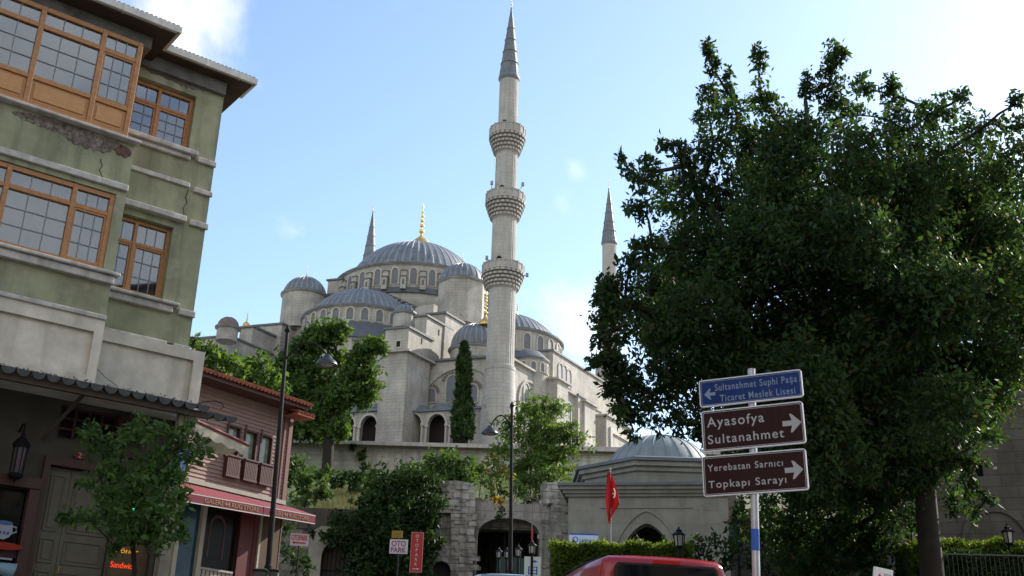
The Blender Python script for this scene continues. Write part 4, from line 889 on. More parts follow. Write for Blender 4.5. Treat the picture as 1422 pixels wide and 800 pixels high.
# ================================================================== MINARETS
def minaret(cxb, yb, cxt, ytip, yspire, r_top_px, r_bot_px, balc, Y, label, zbase=None, flare=True, ring_y=None):
    """vertical tower whose foot is at photo point (cxb, yb) and depth Y; balc = list of (y of parapet top, height px, extra radius px)"""
    f0 = at(cxb, yb, Y); X = f0.x
    def zat(y, off=0):    # height whose photo row is y on this axis (or off metres nearer)
        lo, hi = 0, 200
        for _ in range(40):
            m = (lo+hi)/2; v = Vector((X, Y-off, m))-CP; py = 400-FOC*v.dot(CU)/v.dot(CF)
            if py > y: lo = m
            else: hi = m
        return m
    t = thing('minaret', (X, Y, ZM), label, 'minaret', 'minarets around the mosque'); c = Vector((X, Y, 0))
    def rp(px, z): return px*mpp(Vector((X, Y, z)))
    zs = zat(yspire); zb = zbase if zbase is not None else zat(yb); zt = zat(ytip)
    n = 32; R0 = rp(r_bot_px, zb+8); R1 = rp(r_top_px, zs)
    zr_ = zat(513) if ring_y is None else zat(ring_y)
    zb_l = sorted(zat(b[0], b[2]*.075) for b in balc); pr = [(R0*1.0, zb)] if not flare else [(R0*1.42, zb-2), (R0*1.38, zb+.5), (R0*1.22, zb+4), (R0*1.07, zr_-.4), (R0*1.10, zr_-.3), (R0*1.10, zr_+.15), (R0*1.0, zr_+.3)]
    k = len(balc); lev = [pr[-1][1]]+zb_l+[zs]
    for i in range(len(lev)-1):
        rr = R0+(R1-R0)*(i/(k)) if k else R0; pr.append((rr, lev[i]+(.02 if i else .3))); pr.append((rr*.985, lev[i+1]-.05))
    mb = MB(); mb.rev(c, pr, n*2, rib=.0, ribn=n); 
    # shallow flutes on the shaft
    vs = mb.v; m = n*2
    for j in range(len(pr)):
        if pr[j][1] > zr_+.2:
            for i in range(0, m, 2): q = vs[j*m+i]; d_ = Vector((q.x-c.x, q.y-c.y, 0)); vs[j*m+i] = Vector((c.x, c.y, q.z))+d_*.975
    sh = put('shaft', mb, M_stone2(), t)
    for (yt, hp, ex) in balc:
        z1 = zat(yt, ex*.075); z0 = zat(yt+hp, ex*.055); H = z1-z0; i = zb_l.index(z1); rr = R0+(R1-R0)*(i/k); ro = rp(ex, z1)
        mb = MB(); par = H*.34
        # corbelled muqarnas tiers with alternating teeth
        tiers = 5; zz = z0; pr2 = []
        for j in range(tiers):
            r_ = rr+(ro-rr)*((j+1)/tiers)**.8; h_ = (H-par)/tiers; off = (j % 2)*math.pi/24
            mb.rev(c, [(rr*.98, zz), (r_-.02, zz+h_*.55), (r_-.02, zz+h_)], 48)
            for q in range(24):
                a = q*math.pi/12+off; nrm = Vector((math.cos(a), math.sin(a), 0)); U = Vector((-nrm.y, nrm.x, 0)); ww = r_*.16
                mb.para(c+nrm*(r_-.45)-U*ww/2+Vector((0, 0, zz+h_*.35)), U*ww, nrm*.55, (0, 0, h_*.62))
            zz += h_
        mb.rev(c, [(ro-.1, zz), (ro+.12, zz+.02), (ro+.12, zz+.2), (ro-.5, zz+.2)], 48)
        b = put('balcony', mb, M_stone2(), t)
        mb = MB(); mb.rev(c, [(ro-.12, zz+.2), (ro-.0, zz+.2), (ro-.0, z1-.12), (ro+.07, z1-.12), (ro+.07, z1), (ro-.12, z1), (ro-.12, zz+.2)], 48)
        for q in range(16):
            a = q*math.pi/8; nrm = Vector((math.cos(a), math.sin(a), 0)); U = Vector((-nrm.y, nrm.x, 0)); mb.para(c+nrm*(ro-.1)-U*.09+Vector((0, 0, zz+.2)), U*.18, nrm*.2, (0, 0, z1-zz-.1))
        put('parapet', mb, M_stone2(), b)
        mb = MB(); a = -1.9; nrm = Vector((math.cos(a), math.sin(a), 0)); U = Vector((-nrm.y, nrm.x, 0)); mb.plate([arch_pts(0, z1-.9-0, .7, 1.7, .1, 6)], c+nrm*(rr*.985), U, (0, 0, 1), nrm, .12); put('door', mb, M_dark(), b)
    zcone = zt-(zt-zs)*.115 if k else zt-(zt-zs)*.115
    mb = MB(); rc = R1*1.14; mb.rev(c, [(R1*.97, zs-.5), (R1*1.05, zs-.3), (rc, zs-.1), (rc, zs+.15), (R1*1.04, zs+.4)]+[(R1*1.04*(1-u)**.96+.06*u, zs+.4+(zcone-zs-.4)*u) for u in (.12, .25, .4, .55, .7, .85, 1.0)], 32)
    # seams
    sp = put('spire', mb, M_lead(), t, smooth=25)
    for u in (.18, .36, .54, .72):
        pass
    mb = MB()
    for q in range(16):
        a = q*math.pi/8; nrm = Vector((math.cos(a), math.sin(a), 0)); mb.tube([c+nrm*(R1*1.05)+Vector((0, 0, zs+.4)), c+nrm*.09+Vector((0, 0, zcone-.5))], .035, 4)
    for u in (.16, .33, .5, .67): r_ = R1*1.04*(1-u)**.96+.09; zz = zs+.4+(zcone-zs-.4)*u; mb.rev(c, [(r_, zz), (r_+.03, zz+.06), (r_-.02, zz+.12)], 24)
    put('seams', mb, mat('pale_lead', (.15, .165, .185), .6), sp)
    finial(c+Vector((0, 0, zcone-.3)), zt-zcone+.3, sp)
    return t, c, zat
mt, cmn, zatm = minaret(691, 612, 710, -3, 110, 13.2, 19.8, [(171, 38, 24.2), (262, 38, 26.5), (361, 37, 28.5)], 130, 'tallest stone minaret in front with three balconies and grey spire', zbase=ZM-1)
for (pa, pb_) in (((683, 262), (683, 254)), ((723, 262), (726, 256)), ((722, 384), (732, 382)), ((676, 366), (676, 358)), ((706, 362), (706, 353))):
    mb = MB(); a = at(*pa, 129); b = at(*pb_, 129); mb.tube([a, b], .06, 5); mb.box(b, (.35, .35, .45))
    put('loudspeaker', mb, mat('grey_horn', (.22, .24, .22), .6), mt)
minaret(848, 640, 853, 250, 338, 10.0, 12.5, [(389, 34, 16.5), (507, 36, 19.5)], 178, 'more distant minaret rising beside the big tree on the right', zbase=ZM-1, ring_y=610)
minaret(500, 520, 504, 281, 371, 9.5, 13.5, [(415, 30, 15), (500, 30, 16)], 212, 'far minaret showing only its slim spire behind the main dome', zbase=ZM-1, ring_y=560)
# retaining wall of the mosque terrace
WL = Fr(at(540, 640, 119).xy, (math.cos(R(-1)), math.sin(R(-1))))
zt = at(540, 614, 119).z
mb = MB(); mb.fbox(WL, -60, 60, 20, zt-.7, -2, 0)
rw = thing('retaining_wall', WL.w(0, 26), 'long grey terrace wall with pale coping below the mosque arcade', 'wall')
M_rub = mat('old_rubble', (.42, .40, .37), .95, noise=(1.1, .62, 1.2), bump=.05, brick=(.5, 1.3, .02, (.30, .285, .26), (.38, .36, .33), (1, .2, 0)), streak=(.7, .5, (.16, .16, .15)), blotch=(.35, .6, (.24, .23, .215)))
put('wall', mb, M_rub, rw)
mb = MB(); mb.fbox(WL, -60, 60, zt-.72, zt, -2, .25); mb.fbox(WL, -60, 60, zt-.95, zt-.72, -2, .12); put('coping', mb, mat('wall_coping', (.36, .335, .32), .9, noise=(1.2, .75, 1.1), streak=(.5, 1, (.18, .17, .165))), rw)
# ================================================================== RUINED GATE
RG = Fr(at(700, 700, 50).xy, (1, .03)); GZ = gz(50)
M_ruin = mat('ruin_stone', (.34, .325, .30), .95, noise=(1.9, .45, 1.3), bump=.05, brick=(.31, .74, .02, (.16, .15, .135), (.24, .23, .205), (1, .1, 0)), streak=(.8, 1.3, (.06, .06, .055)), blotch=(1.0, .85, (.07, .068, .06)))
M_gstone = mat('gate_ashlar', (.30, .29, .27), .95, noise=(1.4, .7, 1.15), bump=.03, brick=(.4, .9, .014, (.18, .175, .16), (.25, .24, .22), (1, .1, 0)), streak=(.75, 1.2, (.10, .098, .09)), blotch=(1.2, .5, (.12, .118, .108)))
rg = thing('ruined_gate', RG.w(0, GZ), 'weathered stone ruin with a wide dark carriage arch and overgrown broken top', 'ruin')
def px_poly(fr, pts, o=0): return [fr.px(x, y, o) for x, y in pts]
def jag(pts, step=.28, amp=.10, seed=0):
    rn = random.Random(seed); out = []
    for i in range(len(pts)-1):
        a, b = pts[i], pts[i+1]; L = math.hypot(b[0]-a[0], b[1]-a[1]); n = max(1, int(L/step))
        for k in range(n):
            q = k/n; z = a[1]+(b[1]-a[1])*q; out.append((a[0]+(b[0]-a[0])*q, z+rn.uniform(-amp, amp)))
            if k < n-1: out.append((a[0]+(b[0]-a[0])*(q+.8/n), out[-1][1]))
    out.append(pts[-1]); return out
# left pier
top = px_poly(RG, [(600, 700), (601, 668), (620, 669), (640, 667), (656, 672), (660, 690), (660, 702)], .5)
s0, s1 = top[0][0]-.15, top[-1][0]
nic = px_poly(RG, [(601, 758), (626, 758), (626, 712), (601, 712)], .5); sa, za = RG.px(613, 779, .5)
mb = MB(); mb.fplate(RG, [[(s0, GZ-1), (s1, GZ-1)]+jag(top, seed=2)[::-1], nic, arch_pts(sa, GZ-.5, .85, za-GZ+.5, .1, 8)], .5, 1.6); put('pier', mb, M_ruin, rg)
mb = MB(); mb.fbox(RG, s0+.05, s1-.05, GZ-1, top[1][1]-1.2, -.6, .2); put('niche_back', mb, M_ruin, rg)
mb = MB(); mb.fbox(RG, sa-.6, sa+.6, GZ-.5, za+.2, .2, .22); put('niche_opening', mb, M_dark(), rg)
# gate wall with the arch
ga = [RG.px(662, 800), RG.px(749, 800)]; s0 = RG.px(655, 720)[0]; s1 = RG.px(792, 720)[0]; zt = RG.px(700, 699)[1]; zc = RG.px(705, 720)[1]; zs = RG.px(665, 742)[1]
ax0, ax1 = RG.px(663, 760)[0], RG.px(749, 760)[0]; cx = (ax0+ax1)/2; hw = (ax1-ax0)/2
arch = [(ax0, GZ-.5), (ax1, GZ-.5), (ax1, zs)]+[(cx+hw*math.cos(a)**.8, zs+(zc-zs)*math.sin(a)) for a in [k*math.pi/24 for k in range(1, 12)]]+[(cx, zc)]+[(cx-hw*math.cos(a)**.8, zs+(zc-zs)*math.sin(a)) for a in [k*math.pi/24 for k in range(11, 0, -1)]]+[(ax0, zs)]
mb = MB(); mb.fplate(RG, [[(s0, GZ-1), (s1, GZ-1), (s1, zt)]+[(s0, zt)], arch], 0, 1.0); put('gate_wall', mb, M_gstone, rg)
band = []
mb = MB(); o_ = [(cx+(x-cx)*1.09, zs+(z-zs)*1.14+.02 if z > zs else z) for x, z in arch]
mb.fplate(RG, [o_, arch], .06, .3); put('arch_band', mb, M_gstone, rg)
top = px_poly(RG, [(751, 700), (753, 672), (775, 671), (792, 675)], -.1)
mb = MB(); mb.fplate(RG, [[(top[0][0], zt-1), (s1, zt-1)]+jag(top, seed=5)[::-1]], -.1, 1.2); put('upper_masonry', mb, M_ruin, rg)
top = px_poly(RG, [(655, 700), (660, 690), (690, 694), (720, 697), (751, 690)], -.9)
mb = MB(); mb.fplate(RG, [[(s0, zt-1), (s1, zt-1)]+jag(top, seed=9)[::-1]], -.95, .8); put('broken_wall', mb, M_ruin, rg)
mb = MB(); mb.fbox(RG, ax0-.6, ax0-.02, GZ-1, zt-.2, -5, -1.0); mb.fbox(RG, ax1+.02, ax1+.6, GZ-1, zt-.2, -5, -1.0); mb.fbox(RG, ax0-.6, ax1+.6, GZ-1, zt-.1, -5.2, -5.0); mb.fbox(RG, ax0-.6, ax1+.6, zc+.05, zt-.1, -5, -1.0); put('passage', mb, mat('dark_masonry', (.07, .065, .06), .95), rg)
# loose stones & rough rubble lumps on the pier
mb = MB(); rn = random.Random(11)
for i in range(70):
    px, py = rn.uniform(600, 660), rn.uniform(672, 790)
    if 598 < px < 630 and py > 706: continue
    p = RG.px(px, py, .5); mb.box(RG.w(p[0], p[1], .50), (rn.uniform(.2, .55), rn.uniform(.04, .16), rn.uniform(.12, .26)), rn.uniform(-.1, .1))
for i in range(40):
    px, py = rn.uniform(752, 790), rn.uniform(674, 790); p = RG.px(px, py, 0); mb.box(RG.w(p[0], p[1], -.02 if py > 699 else -.12), (rn.uniform(.2, .5), rn.uniform(.03, .12), rn.uniform(.12, .25)), 0)
put('rubble', mb, M_ruin, rg, bevel=.02)['kind'] = 'stuff'
# green metal gate leaf inside the arch
mg = thing('metal_gate', RG.w(.2, GZ, -.3), 'dark green metal gate leaves closing the foot of the carriage arch', 'gate')
mb = MB(); g0, g1 = RG.px(690, 780, -.3)[0], RG.px(732, 780, -.3)[0]; gzt = RG.px(700, 774, -.3)[1]
mb.fbox(RG, g0, g1, GZ, gzt, -.34, -.3); put('leaf', mb, mat('gate_green', (.012, .045, .035), .5), mg)
mb = MB(); [mb.fbox(RG, g0+i*.25, g0+i*.25+.04, GZ, gzt+.05, -.3, -.27) for i in range(int((g1-g0)/.25)+1)]; put('ribs', mb, MT['gate_green'], mg)
# low wall with arched doorway on the left
LW = Fr(at(460, 760, 49).xy, (1, .06))
lw = thing('old_wall', LW.w(0, GZ), 'dark overgrown stone wall with a small arched doorway below the dry grass', 'wall')
zt = LW.px(470, 707)[1]; zm_ = LW.px(470, 736)[1]; da = LW.px(463, 800)[0]; dz = LW.px(463, 752)[1]
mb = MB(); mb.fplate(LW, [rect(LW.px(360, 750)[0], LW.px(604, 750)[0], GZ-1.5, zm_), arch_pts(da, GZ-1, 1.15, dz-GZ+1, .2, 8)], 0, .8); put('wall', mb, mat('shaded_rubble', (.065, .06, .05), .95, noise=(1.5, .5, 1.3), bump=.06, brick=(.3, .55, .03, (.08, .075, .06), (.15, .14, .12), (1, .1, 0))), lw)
mb = MB(); mb.fbox(LW, LW.px(360, 750)[0], LW.px(604, 750)[0], zm_, zt, -.8, .06); put('concrete_band', mb, mat('brown_concrete', (.05, .042, .035), .95, noise=(1, .7, 1.2), streak=(.4, 1.2, (.08, .07, .06))), lw)
mb = MB(); mb.fplate(LW, [[(da-1.15, GZ-1), (da+1.15, GZ-1), (da+1.15, dz+.3), (da+.7, dz+.62), (da-.7, dz+.62), (da-1.15, dz+.3)], arch_pts(da, GZ-1.1, 1.15, dz-GZ+1.1, .2, 8)], .12, .5); put('door_surround', mb, mat('cream_stone', (.22, .205, .17), .9, noise=(2, .75, 1.1)), lw)
mb = MB(); mb.fbox(LW, da-.6, da+.6, GZ-1, dz, -.5, -.45); 
dd = put('door', mb, mat('old_door', (.045, .035, .03), .8), lw)
mb = MB(); [mb.fbox(LW, da-.55+i*.18, da-.52+i*.18, GZ-1, dz, -.44, -.41) for i in range(7)]; [mb.fbox(LW, da-.58, da+.58, GZ+.3+i*.5, GZ+.35+i*.5, -.43, -.40) for i in range(4)]; put('grille', mb, M_iron, dd)
# ================================================================== DOMED BUILDING (stone, pointed door)
DB = Fr(at(900, 720, 47).xy, (.98, -.16))
db = thing('domed_building', DB.w(0, GZ), 'low pale ashlar building with pointed doorway, octagonal drum and shallow lead dome', 'building')
M_dstone = mat('domed_ashlar', (.20, .20, .175), .92, noise=(1.3, .78, 1.1), bump=.012, brick=(.55, 1.5, .008, (.15, .148, .135), (.175, .172, .15), (1, .1, 0)), streak=(.6, .9, (.11, .11, .10)), blotch=(.7, .4, (.24, .235, .21)))
s0, s1 = DB.px(789, 720)[0], DB.px(1012, 720)[0]; ze = DB.px(850, 690)[1]; ax, az = DB.px(898, 727); osn = DB.px(865, 755)[0]; osx = DB.px(931, 755)[0]; zsp = DB.px(898, 757)[1]
def pointed(cx, hw, zs, za, zb, n=8):
    p = [(cx-hw, zb), (cx+hw, zb)]
    for i in range(n+1): q = i/n; p.append((cx+hw*(1-q**1.25), zs+(za-zs)*(1-(1-q)**1.55)))
    for i in range(1, n+1): q = 1-i/n; p.append((cx-hw*(1-q**1.25), zs+(za-zs)*(1-(1-q)**1.55)))
    return p
hw = (osx-osn)/2
mb = MB(); mb.fplate(DB, [rect(s0, s1, GZ-1, ze), pointed(ax, hw, zsp-.1, az, GZ-.9)], 0, .8); mb.fbox(DB, s0, s0+.6, GZ-1, ze, -8, -.8); mb.fbox(DB, s1-.6, s1, GZ-1, ze, -8, -.8); mb.fbox(DB, s0+.6, s1-.6, GZ-1, ze, -8, -7.4); put('wall', mb, M_dstone, db)
zo, hwo = DB.px(897, 709)[1], (DB.px(939, 752)[0]-DB.px(851, 752)[0])/2
mb = MB(); mb.fplate(DB, [pointed(ax, hwo+.06, zsp-.1, zo+.06, GZ-1), pointed(ax, hwo-.04, zsp-.1, zo-.05, GZ-1.2)], .07, .2); put('arch_moulding', mb, M_dstone, db)
mb = MB(); mb.fplate(DB, [pointed(ax, hw+.16, zsp-.1, az+.16, GZ-1), pointed(ax, hw, zsp-.1, az, GZ-1.2)], .03, .2); put('arch_ring', mb, M_dstone, db)
mb = MB(); mb.fbox(DB, DB.px(833, 704)[0], DB.px(962, 704)[0], DB.px(898, 705)[1]-.03, DB.px(898, 705)[1]+.03, 0, .05); put('string_course', mb, mat('dark_groove', (.17, .165, .15), .9), db)
mb = MB(); mb.fbox(DB, s0-.12, s1+.12, ze, ze+.12, -8.1, .12); mb.fbox(DB, s0-.22, s1+.22, ze+.12, ze+.26, -8.2, .24); mb.fbox(DB, s0-.34, s1+.34, ze+.26, ze+.40, -8.3, .38); put('cornice', mb, M_dstone, db)
mb = MB(); mb.fbox(DB, s0-.42, s1+.42, ze+.402, ze+.52, -8.4, .50); put('lead_roof', mb, MT['dark_lead'], db)
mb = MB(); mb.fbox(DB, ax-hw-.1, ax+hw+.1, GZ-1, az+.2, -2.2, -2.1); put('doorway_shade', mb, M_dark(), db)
# drum
cdr = DB.w(DB.px(912, 660)[0]+.0, 0, -4.3); oc = R(22.5)
zd0 = ze+.5; zd = at(905, 642, cdr.y-3.5).z; rd = 3.85
mb = MB(); mb.rev(cdr, [(rd, zd0), (rd, zd-.45), (rd+.12, zd-.40), (rd+.12, zd-.25), (rd+.28, zd-.2), (rd+.28, zd)], 8, a0=oc, a1=oc+2*math.pi); dr = put('drum', mb, M_dstone, db)
mb = MB(); mb.rev(cdr, [(rd+.40, zd+.003), (rd+.40, zd+.14), (rd-.2, zd+.3)], 8, a0=oc, a1=oc+2*math.pi); put('drum_eave', mb, MT['dark_lead'], dr)
M_plead = mat('pale_dome_lead', (.15, .18, .19), .6, noise=(1.2, .8, 1.1), streak=(.3, 1.4, (.24, .27, .275)))
zap = at(905, 606, cdr.y).z
mb = MB(); mb.rev(cdr+Vector((0, 0, zd+.2)), dome_prof(rd-1.2, (zap-zd-.2), 12), 96)
for u in (.35, .7): pass
dmo = put('dome', mb, M_plead, db, smooth=50); put('lead_rolls', ribs_mesh(cdr+Vector((0, 0, zd+.2)), dome_prof(rd-1.2, (zap-zd-.2), 12), 24, frac=.12, up=.03), MT['pale_dome_lead'], dmo)
# white board with blue bar
t, fr, a, b, z0, z1 = board('notice_sign', None, 790, 741, 831, 757, 46.5, (1, 0), 'white banner with blue top bar, ring emblem and blue lettering on the domed building wall', mat('pale_blue_white', (.42, .50, .62), .5))
M_blu = mat('sign_blue', (.02, .07, .33), .5)
mb = MB(); mb.fbox(fr, a, b, z1-.06, z1, 0, .006); put('bar', mb, M_blu, t)
mb = MB(); c_ = (a+.26, (z0+z1)/2-.02); mb.fplate(fr, [[(c_[0]+.12*math.cos(q), c_[1]+.12*math.sin(q)) for q in [k*math.pi/10 for k in range(20)]], [(c_[0]+.085*math.cos(q), c_[1]+.085*math.sin(q)) for q in [k*math.pi/10 for k in range(20)]]], .006, .006); put('emblem', mb, M_blu, t)
txt_on(fr, 'Lamuna', a+.45, z0+.14, .003, .2, M_blu, t, fit=(b-a)*.5, bold=.01)
mb = MB(); mb.fbox(fr, a+.1, a+.13, gz(46.4), z0, -.04, -.01); mb.fbox(fr, b-.13, b-.1, gz(46.4), z0, -.04, -.01); put('post', mb, M_iron, t)
# board by the gate
t, fr, a, b, z0, z1 = board('notice_board', None, 728, 773, 751, 800, 40, (1, 0), 'white board with a blue striped lower panel standing before the carriage arch', mat('board_white', (.42, .47, .46), .6))
mb = MB(); h = z1-z0; mb.fbox(fr, a+.14, a+.18, z0+.05, z0+h*.48, 0, .005); mb.fbox(fr, b-.16, b-.12, z0+.05, z0+h*.48, 0, .005); [mb.fbox(fr, a+.14, b-.12, z0+h*q, z0+h*q+.03, 0, .005) for q in (.1, .28, .44)]; mb.fplate(fr, [[(a+.25, z0+h*.68), (b-.1, z0+h*.72), (b-.2, z0+h*.82), (a+.3, z0+h*.78)]], .005, .005); put('markings', mb, M_blu, t)
mb = MB(); mb.fbox(fr, a+.2, a+.25, gz(40), z0, -.04, 0); mb.fbox(fr, b-.25, b-.2, gz(40), z0, -.04, 0); put('legs', mb, M_iron, t)
# flag
def flag():
    Y = 38; b0 = at(848.5, 790, Y); t0 = at(846.5, 653, Y)
    t = thing('flag', (b0.x, Y, gz(Y)), 'limp red flag with white crescent and star on a thin white pole', 'flag')
    mb = MB(); mb.tube([(b0.x, Y, gz(Y)), (b0.x, Y, t0.z)], .022, 8); mb.rev(Vector((b0.x, Y, t0.z)), [(.03, 0), (.045, .04), (0, .09)], 10); put('pole', mb, mat('white_pole', (.3, .3, .3), .4), t)
    zt = at(846, 656, Y).z; zb = at(846, 728, Y).z; H = zt-zb; n, m = 22, 30; vs = []
    for j in range(m+1):
        q = j/m
        wl = .16*(1-.75*max(0, (q-.55)/.45)); wr = .02+.30*math.sin(min(1, q*1.5)*math.pi/2)*(1 if q < .62 else max(.02, 1-(q-.62)/.32))
        for i in range(n+1):
            u = i/n; x = b0.x-.02-wl*(.6+.6*q)*(1-u)*1.0+wr*u; y = Y-.03+.07*math.sin(u*11+q*2.5)*(.35+q)
            vs.append((x, y, zt-H*q*(.97+.03*math.cos(u*5))))
    mb = MB(); mb.add(vs, [[j*(n+1)+i, j*(n+1)+i+1, (j+1)*(n+1)+i+1, (j+1)*(n+1)+i] for j in range(m) for i in range(n)])
    fl = put('cloth', mb, mat('flag_red', (.26, .006, .006), .8, transl=(.2, (1.2, .9, .9))), t, smooth=True)
    mb = MB(); cx, cz = b0.x+.10, zt-H*.42; pts = [(.06*math.cos(a)-.0, .17*math.sin(a)) for a in [R(-110)+k*R(22) for k in range(11)]]
    inn = [(.035*math.cos(a)-.02, .14*math.sin(a)) for a in [R(110)-k*R(22) for k in range(11)]]
    mb.plate([pts+inn], (cx, Y-.16, cz), (1, 0, 0), (0, 0, 1), (0, -1, 0), .01); mb.plate([[(.035*(1 if k % 2 == 0 else .4)*math.cos(R(36*k)), .035*(1 if k % 2 == 0 else .4)*math.sin(R(36*k))) for k in range(10)]], (cx-.03, Y-.16, cz-.02), (1, 0, 0), (0, 0, 1), (0, -1, 0), .01)
    put('crescent_and_star', mb, mat('flag_white', (.75, .72, .7), .8), fl)
flag()
# ================================================================== STREET LAMPS
def street_lamp(pxb, pyb, pxt, pyt, Y, head, side, label):
    b = at(pxb, pyb, Y); tp = at(pxt, pyt, Y); zb = gz(Y)
    t = thing('street_lamp', (b.x, Y, zb), label, 'street lamp', 'tall black street lamps')
    dx = (tp.x-b.x)
    mb = MB(); x0 = b.x-(b.z-zb)*dx/(tp.z-b.z); mb.tube([(x0, Y, zb), (x0, Y, zb+1.1), (x0+.0, Y, zb+1.12), (tp.x, Y, tp.z)], [.095, .09, .07, .04], 12)
    mb.rev(Vector((x0, Y, 0)), [(.2, zb), (.2, zb+.25), (.13, zb+.4), (.13, zb+.45)], 12); mb.rev(tp, [(.06, 0), (.075, .05), (.02, .16), (0, .2)], 10); put('pole', mb, M_iron, t)
    h = at(head[0], head[1], Y-.3); sg = 1 if side > 0 else -1
    # curled swan-neck arm
    w = (h.x-tp.x); A0 = Vector((tp.x-(tp.z-(tp.z-.75))*dx/(tp.z-zb), Y, tp.z-.75)); pts = []
    for k in range(13):
        q = k/12; pts.append(Vector((A0.x+w*q, Y-.3*q, A0.z+(h.z+.16-A0.z)*q+.42*math.sin(math.pi*min(1, q*1.02))**.8)))
    mb = MB(); mb.tube(pts, .022, 8); c = A0+Vector((w*.25, -.05, .12)); mb.tube([c+Vector((.17*math.cos(a)*(1-a/14), 0, .17*math.sin(a)*(1-a/14))) for a in [k*.45 for k in range(20)]], .018, 6)
    put('arm', mb, M_iron, t)
    mb = MB(); mb.rev(h, [(.06, .2), (.10, .16), (.13, .10), (.22, .04), (.255, -.02), (.265, -.05), (.25, -.05), (.2, .0), (.02, .05)], 24); sh = put('shade', mb, mat('lamp_shade', (.02, .02, .022), .35, spec=.5), t, smooth=35)
    mb = MB(); mb.rev(h, [(0, -.09), (.12, -.075), (.19, -.045), (.22, -.01)], 20); put('lens', mb, mat('lamp_lens', (.10, .10, .10), .2, spec=.5), sh, smooth=40)
street_lamp(371, 790, 399, 461, 26, (454, 504), 1, 'tall black street lamp leaning beside the pink building with its head to the right')
street_lamp(708, 790, 711, 565, 34, (680, 600), -1, 'tall black street lamp in front of the ruined gate with its head to the left')
# utility boxes at lamp foot
for px0, px1, lb in ((354, 372, 'dark grey service bollard left of the lamp pole foot'), (376, 388, 'dark grey service bollard right of the lamp pole foot')):
    p = at((px0+px1)/2, 790, 25.4); w = (px1-px0)*mpp(p); t = thing('bollard', (p.x, p.y, gz(p.y)), lb, 'bollard', 'bollards at the lamp foot')
    mb = MB(); mb.box((p.x, p.y, (gz(p.y)+p.z)/2), (w, w, p.z-gz(p.y))); put('body', mb, mat('bollard_grey', (.04, .042, .045), .6), t, bevel=.05)
    mb = MB(); mb.box((p.x, p.y, p.z-.05), (w+.03, w+.03, .04)); put('cap', mb, M_iron, t)
# lanterns
def lantern(px, py, hpx, Y, label, grp='black lanterns on posts', slim=False):
    p = at(px, py, Y); k = mpp(p)*hpx; t = thing('lantern_post', (p.x, Y, gz(Y)), label, 'lantern', grp)
    z0 = p.z-k/2; mb = MB(); mb.tube([(p.x, Y, gz(Y)), (p.x, Y, z0)], .045 if not slim else .02, 8); mb.rev(Vector((p.x, Y, gz(Y))), [(.12, 0), (.12, .2), (.06, .3), (.05, .5)], 10); put('post', mb, M_iron, t)
    c = Vector((p.x, Y, z0)); r = k*.24
    mb = MB(); mb.rev(c, [(r*.25, 0), (r*.8, k*.06), (r*.85, k*.12)], 6); mb.rev(c, [(r*1.05, k*.58), (r*1.35, k*.60), (r*.9, k*.70), (r*.55, k*.74), (r*.6, k*.80), (r*.25, k*.86), (r*.12, k*.92), (0, k)], 6)
    for i in range(6): a = i*math.pi/3; q = Vector((math.cos(a), math.sin(a), 0))*r; mb.tube([c+q*.8+Vector((0, 0, k*.12)), c+q+Vector((0, 0, k*.58))], .014, 4)
    cg = put('cage', mb, M_iron, t)
    mb = MB(); mb.rev(c, [(r*.68, k*.13), (r*.88, k*.57)], 6); put('glass', mb, mat('lantern_glass', (.30, .31, .30), .15, spec=.5), cg)
for px, py, h, Y, lb in ((766, 756, 20, 40, 'small lantern at the corner where the gate wall meets the hedge'), (797, 760, 25, 36, 'black lantern left of the white banner foot above the bright hedge'), (838, 757, 26, 36, 'black lantern just left of the flag pole'), (884, 754, 26, 36, 'black lantern in front of the pointed doorway'), (943, 746, 32, 31, 'largest black lantern right of the pointed doorway'), (1024, 744, 32, 33, 'black lantern in shade left of the direction sign pole'),
        (693, 768, 17, 42, 'leftmost of the small lanterns inside the carriage arch'), (704, 768, 17, 42, 'small lantern just left of the lamp pole in the arch'), (720, 765, 19, 41, 'small lantern just right of the lamp pole in the arch'), (739, 760, 22, 40, 'rightmost lantern in the arch above the white board'), (783, 757, 18, 40, 'smallest lantern against the wall left of the white banner'),
        (1267, 743, 30, 27, 'pale glazed lantern beside the big tree trunk'), (1400, 742, 32, 26, 'pale glazed lantern at the right edge above the iron fence')):
    lantern(px, py, h, Y, lb)
# thin red/white pole
p0 = at(738, 790, 41.5); p1 = at(739.5, 700, 41.5); t = thing('thin_pole', (p0.x, 41.5, gz(41.5)), 'thin bare pole with a red upper length rising in front of the arch', 'pole')
mb = MB(); mb.tube([(p0.x, 41.5, gz(41.5)), p1], .025, 6); put('pole', mb, mat('faded_pole', (.16, .13, .12), .6), t)
mb = MB(); a = at(739, 735, 41.5); b = at(739, 765, 41.5); mb.tube([a, b], .04, 6); put('red_band', mb, mat('dull_red', (.25, .04, .03), .6), t)
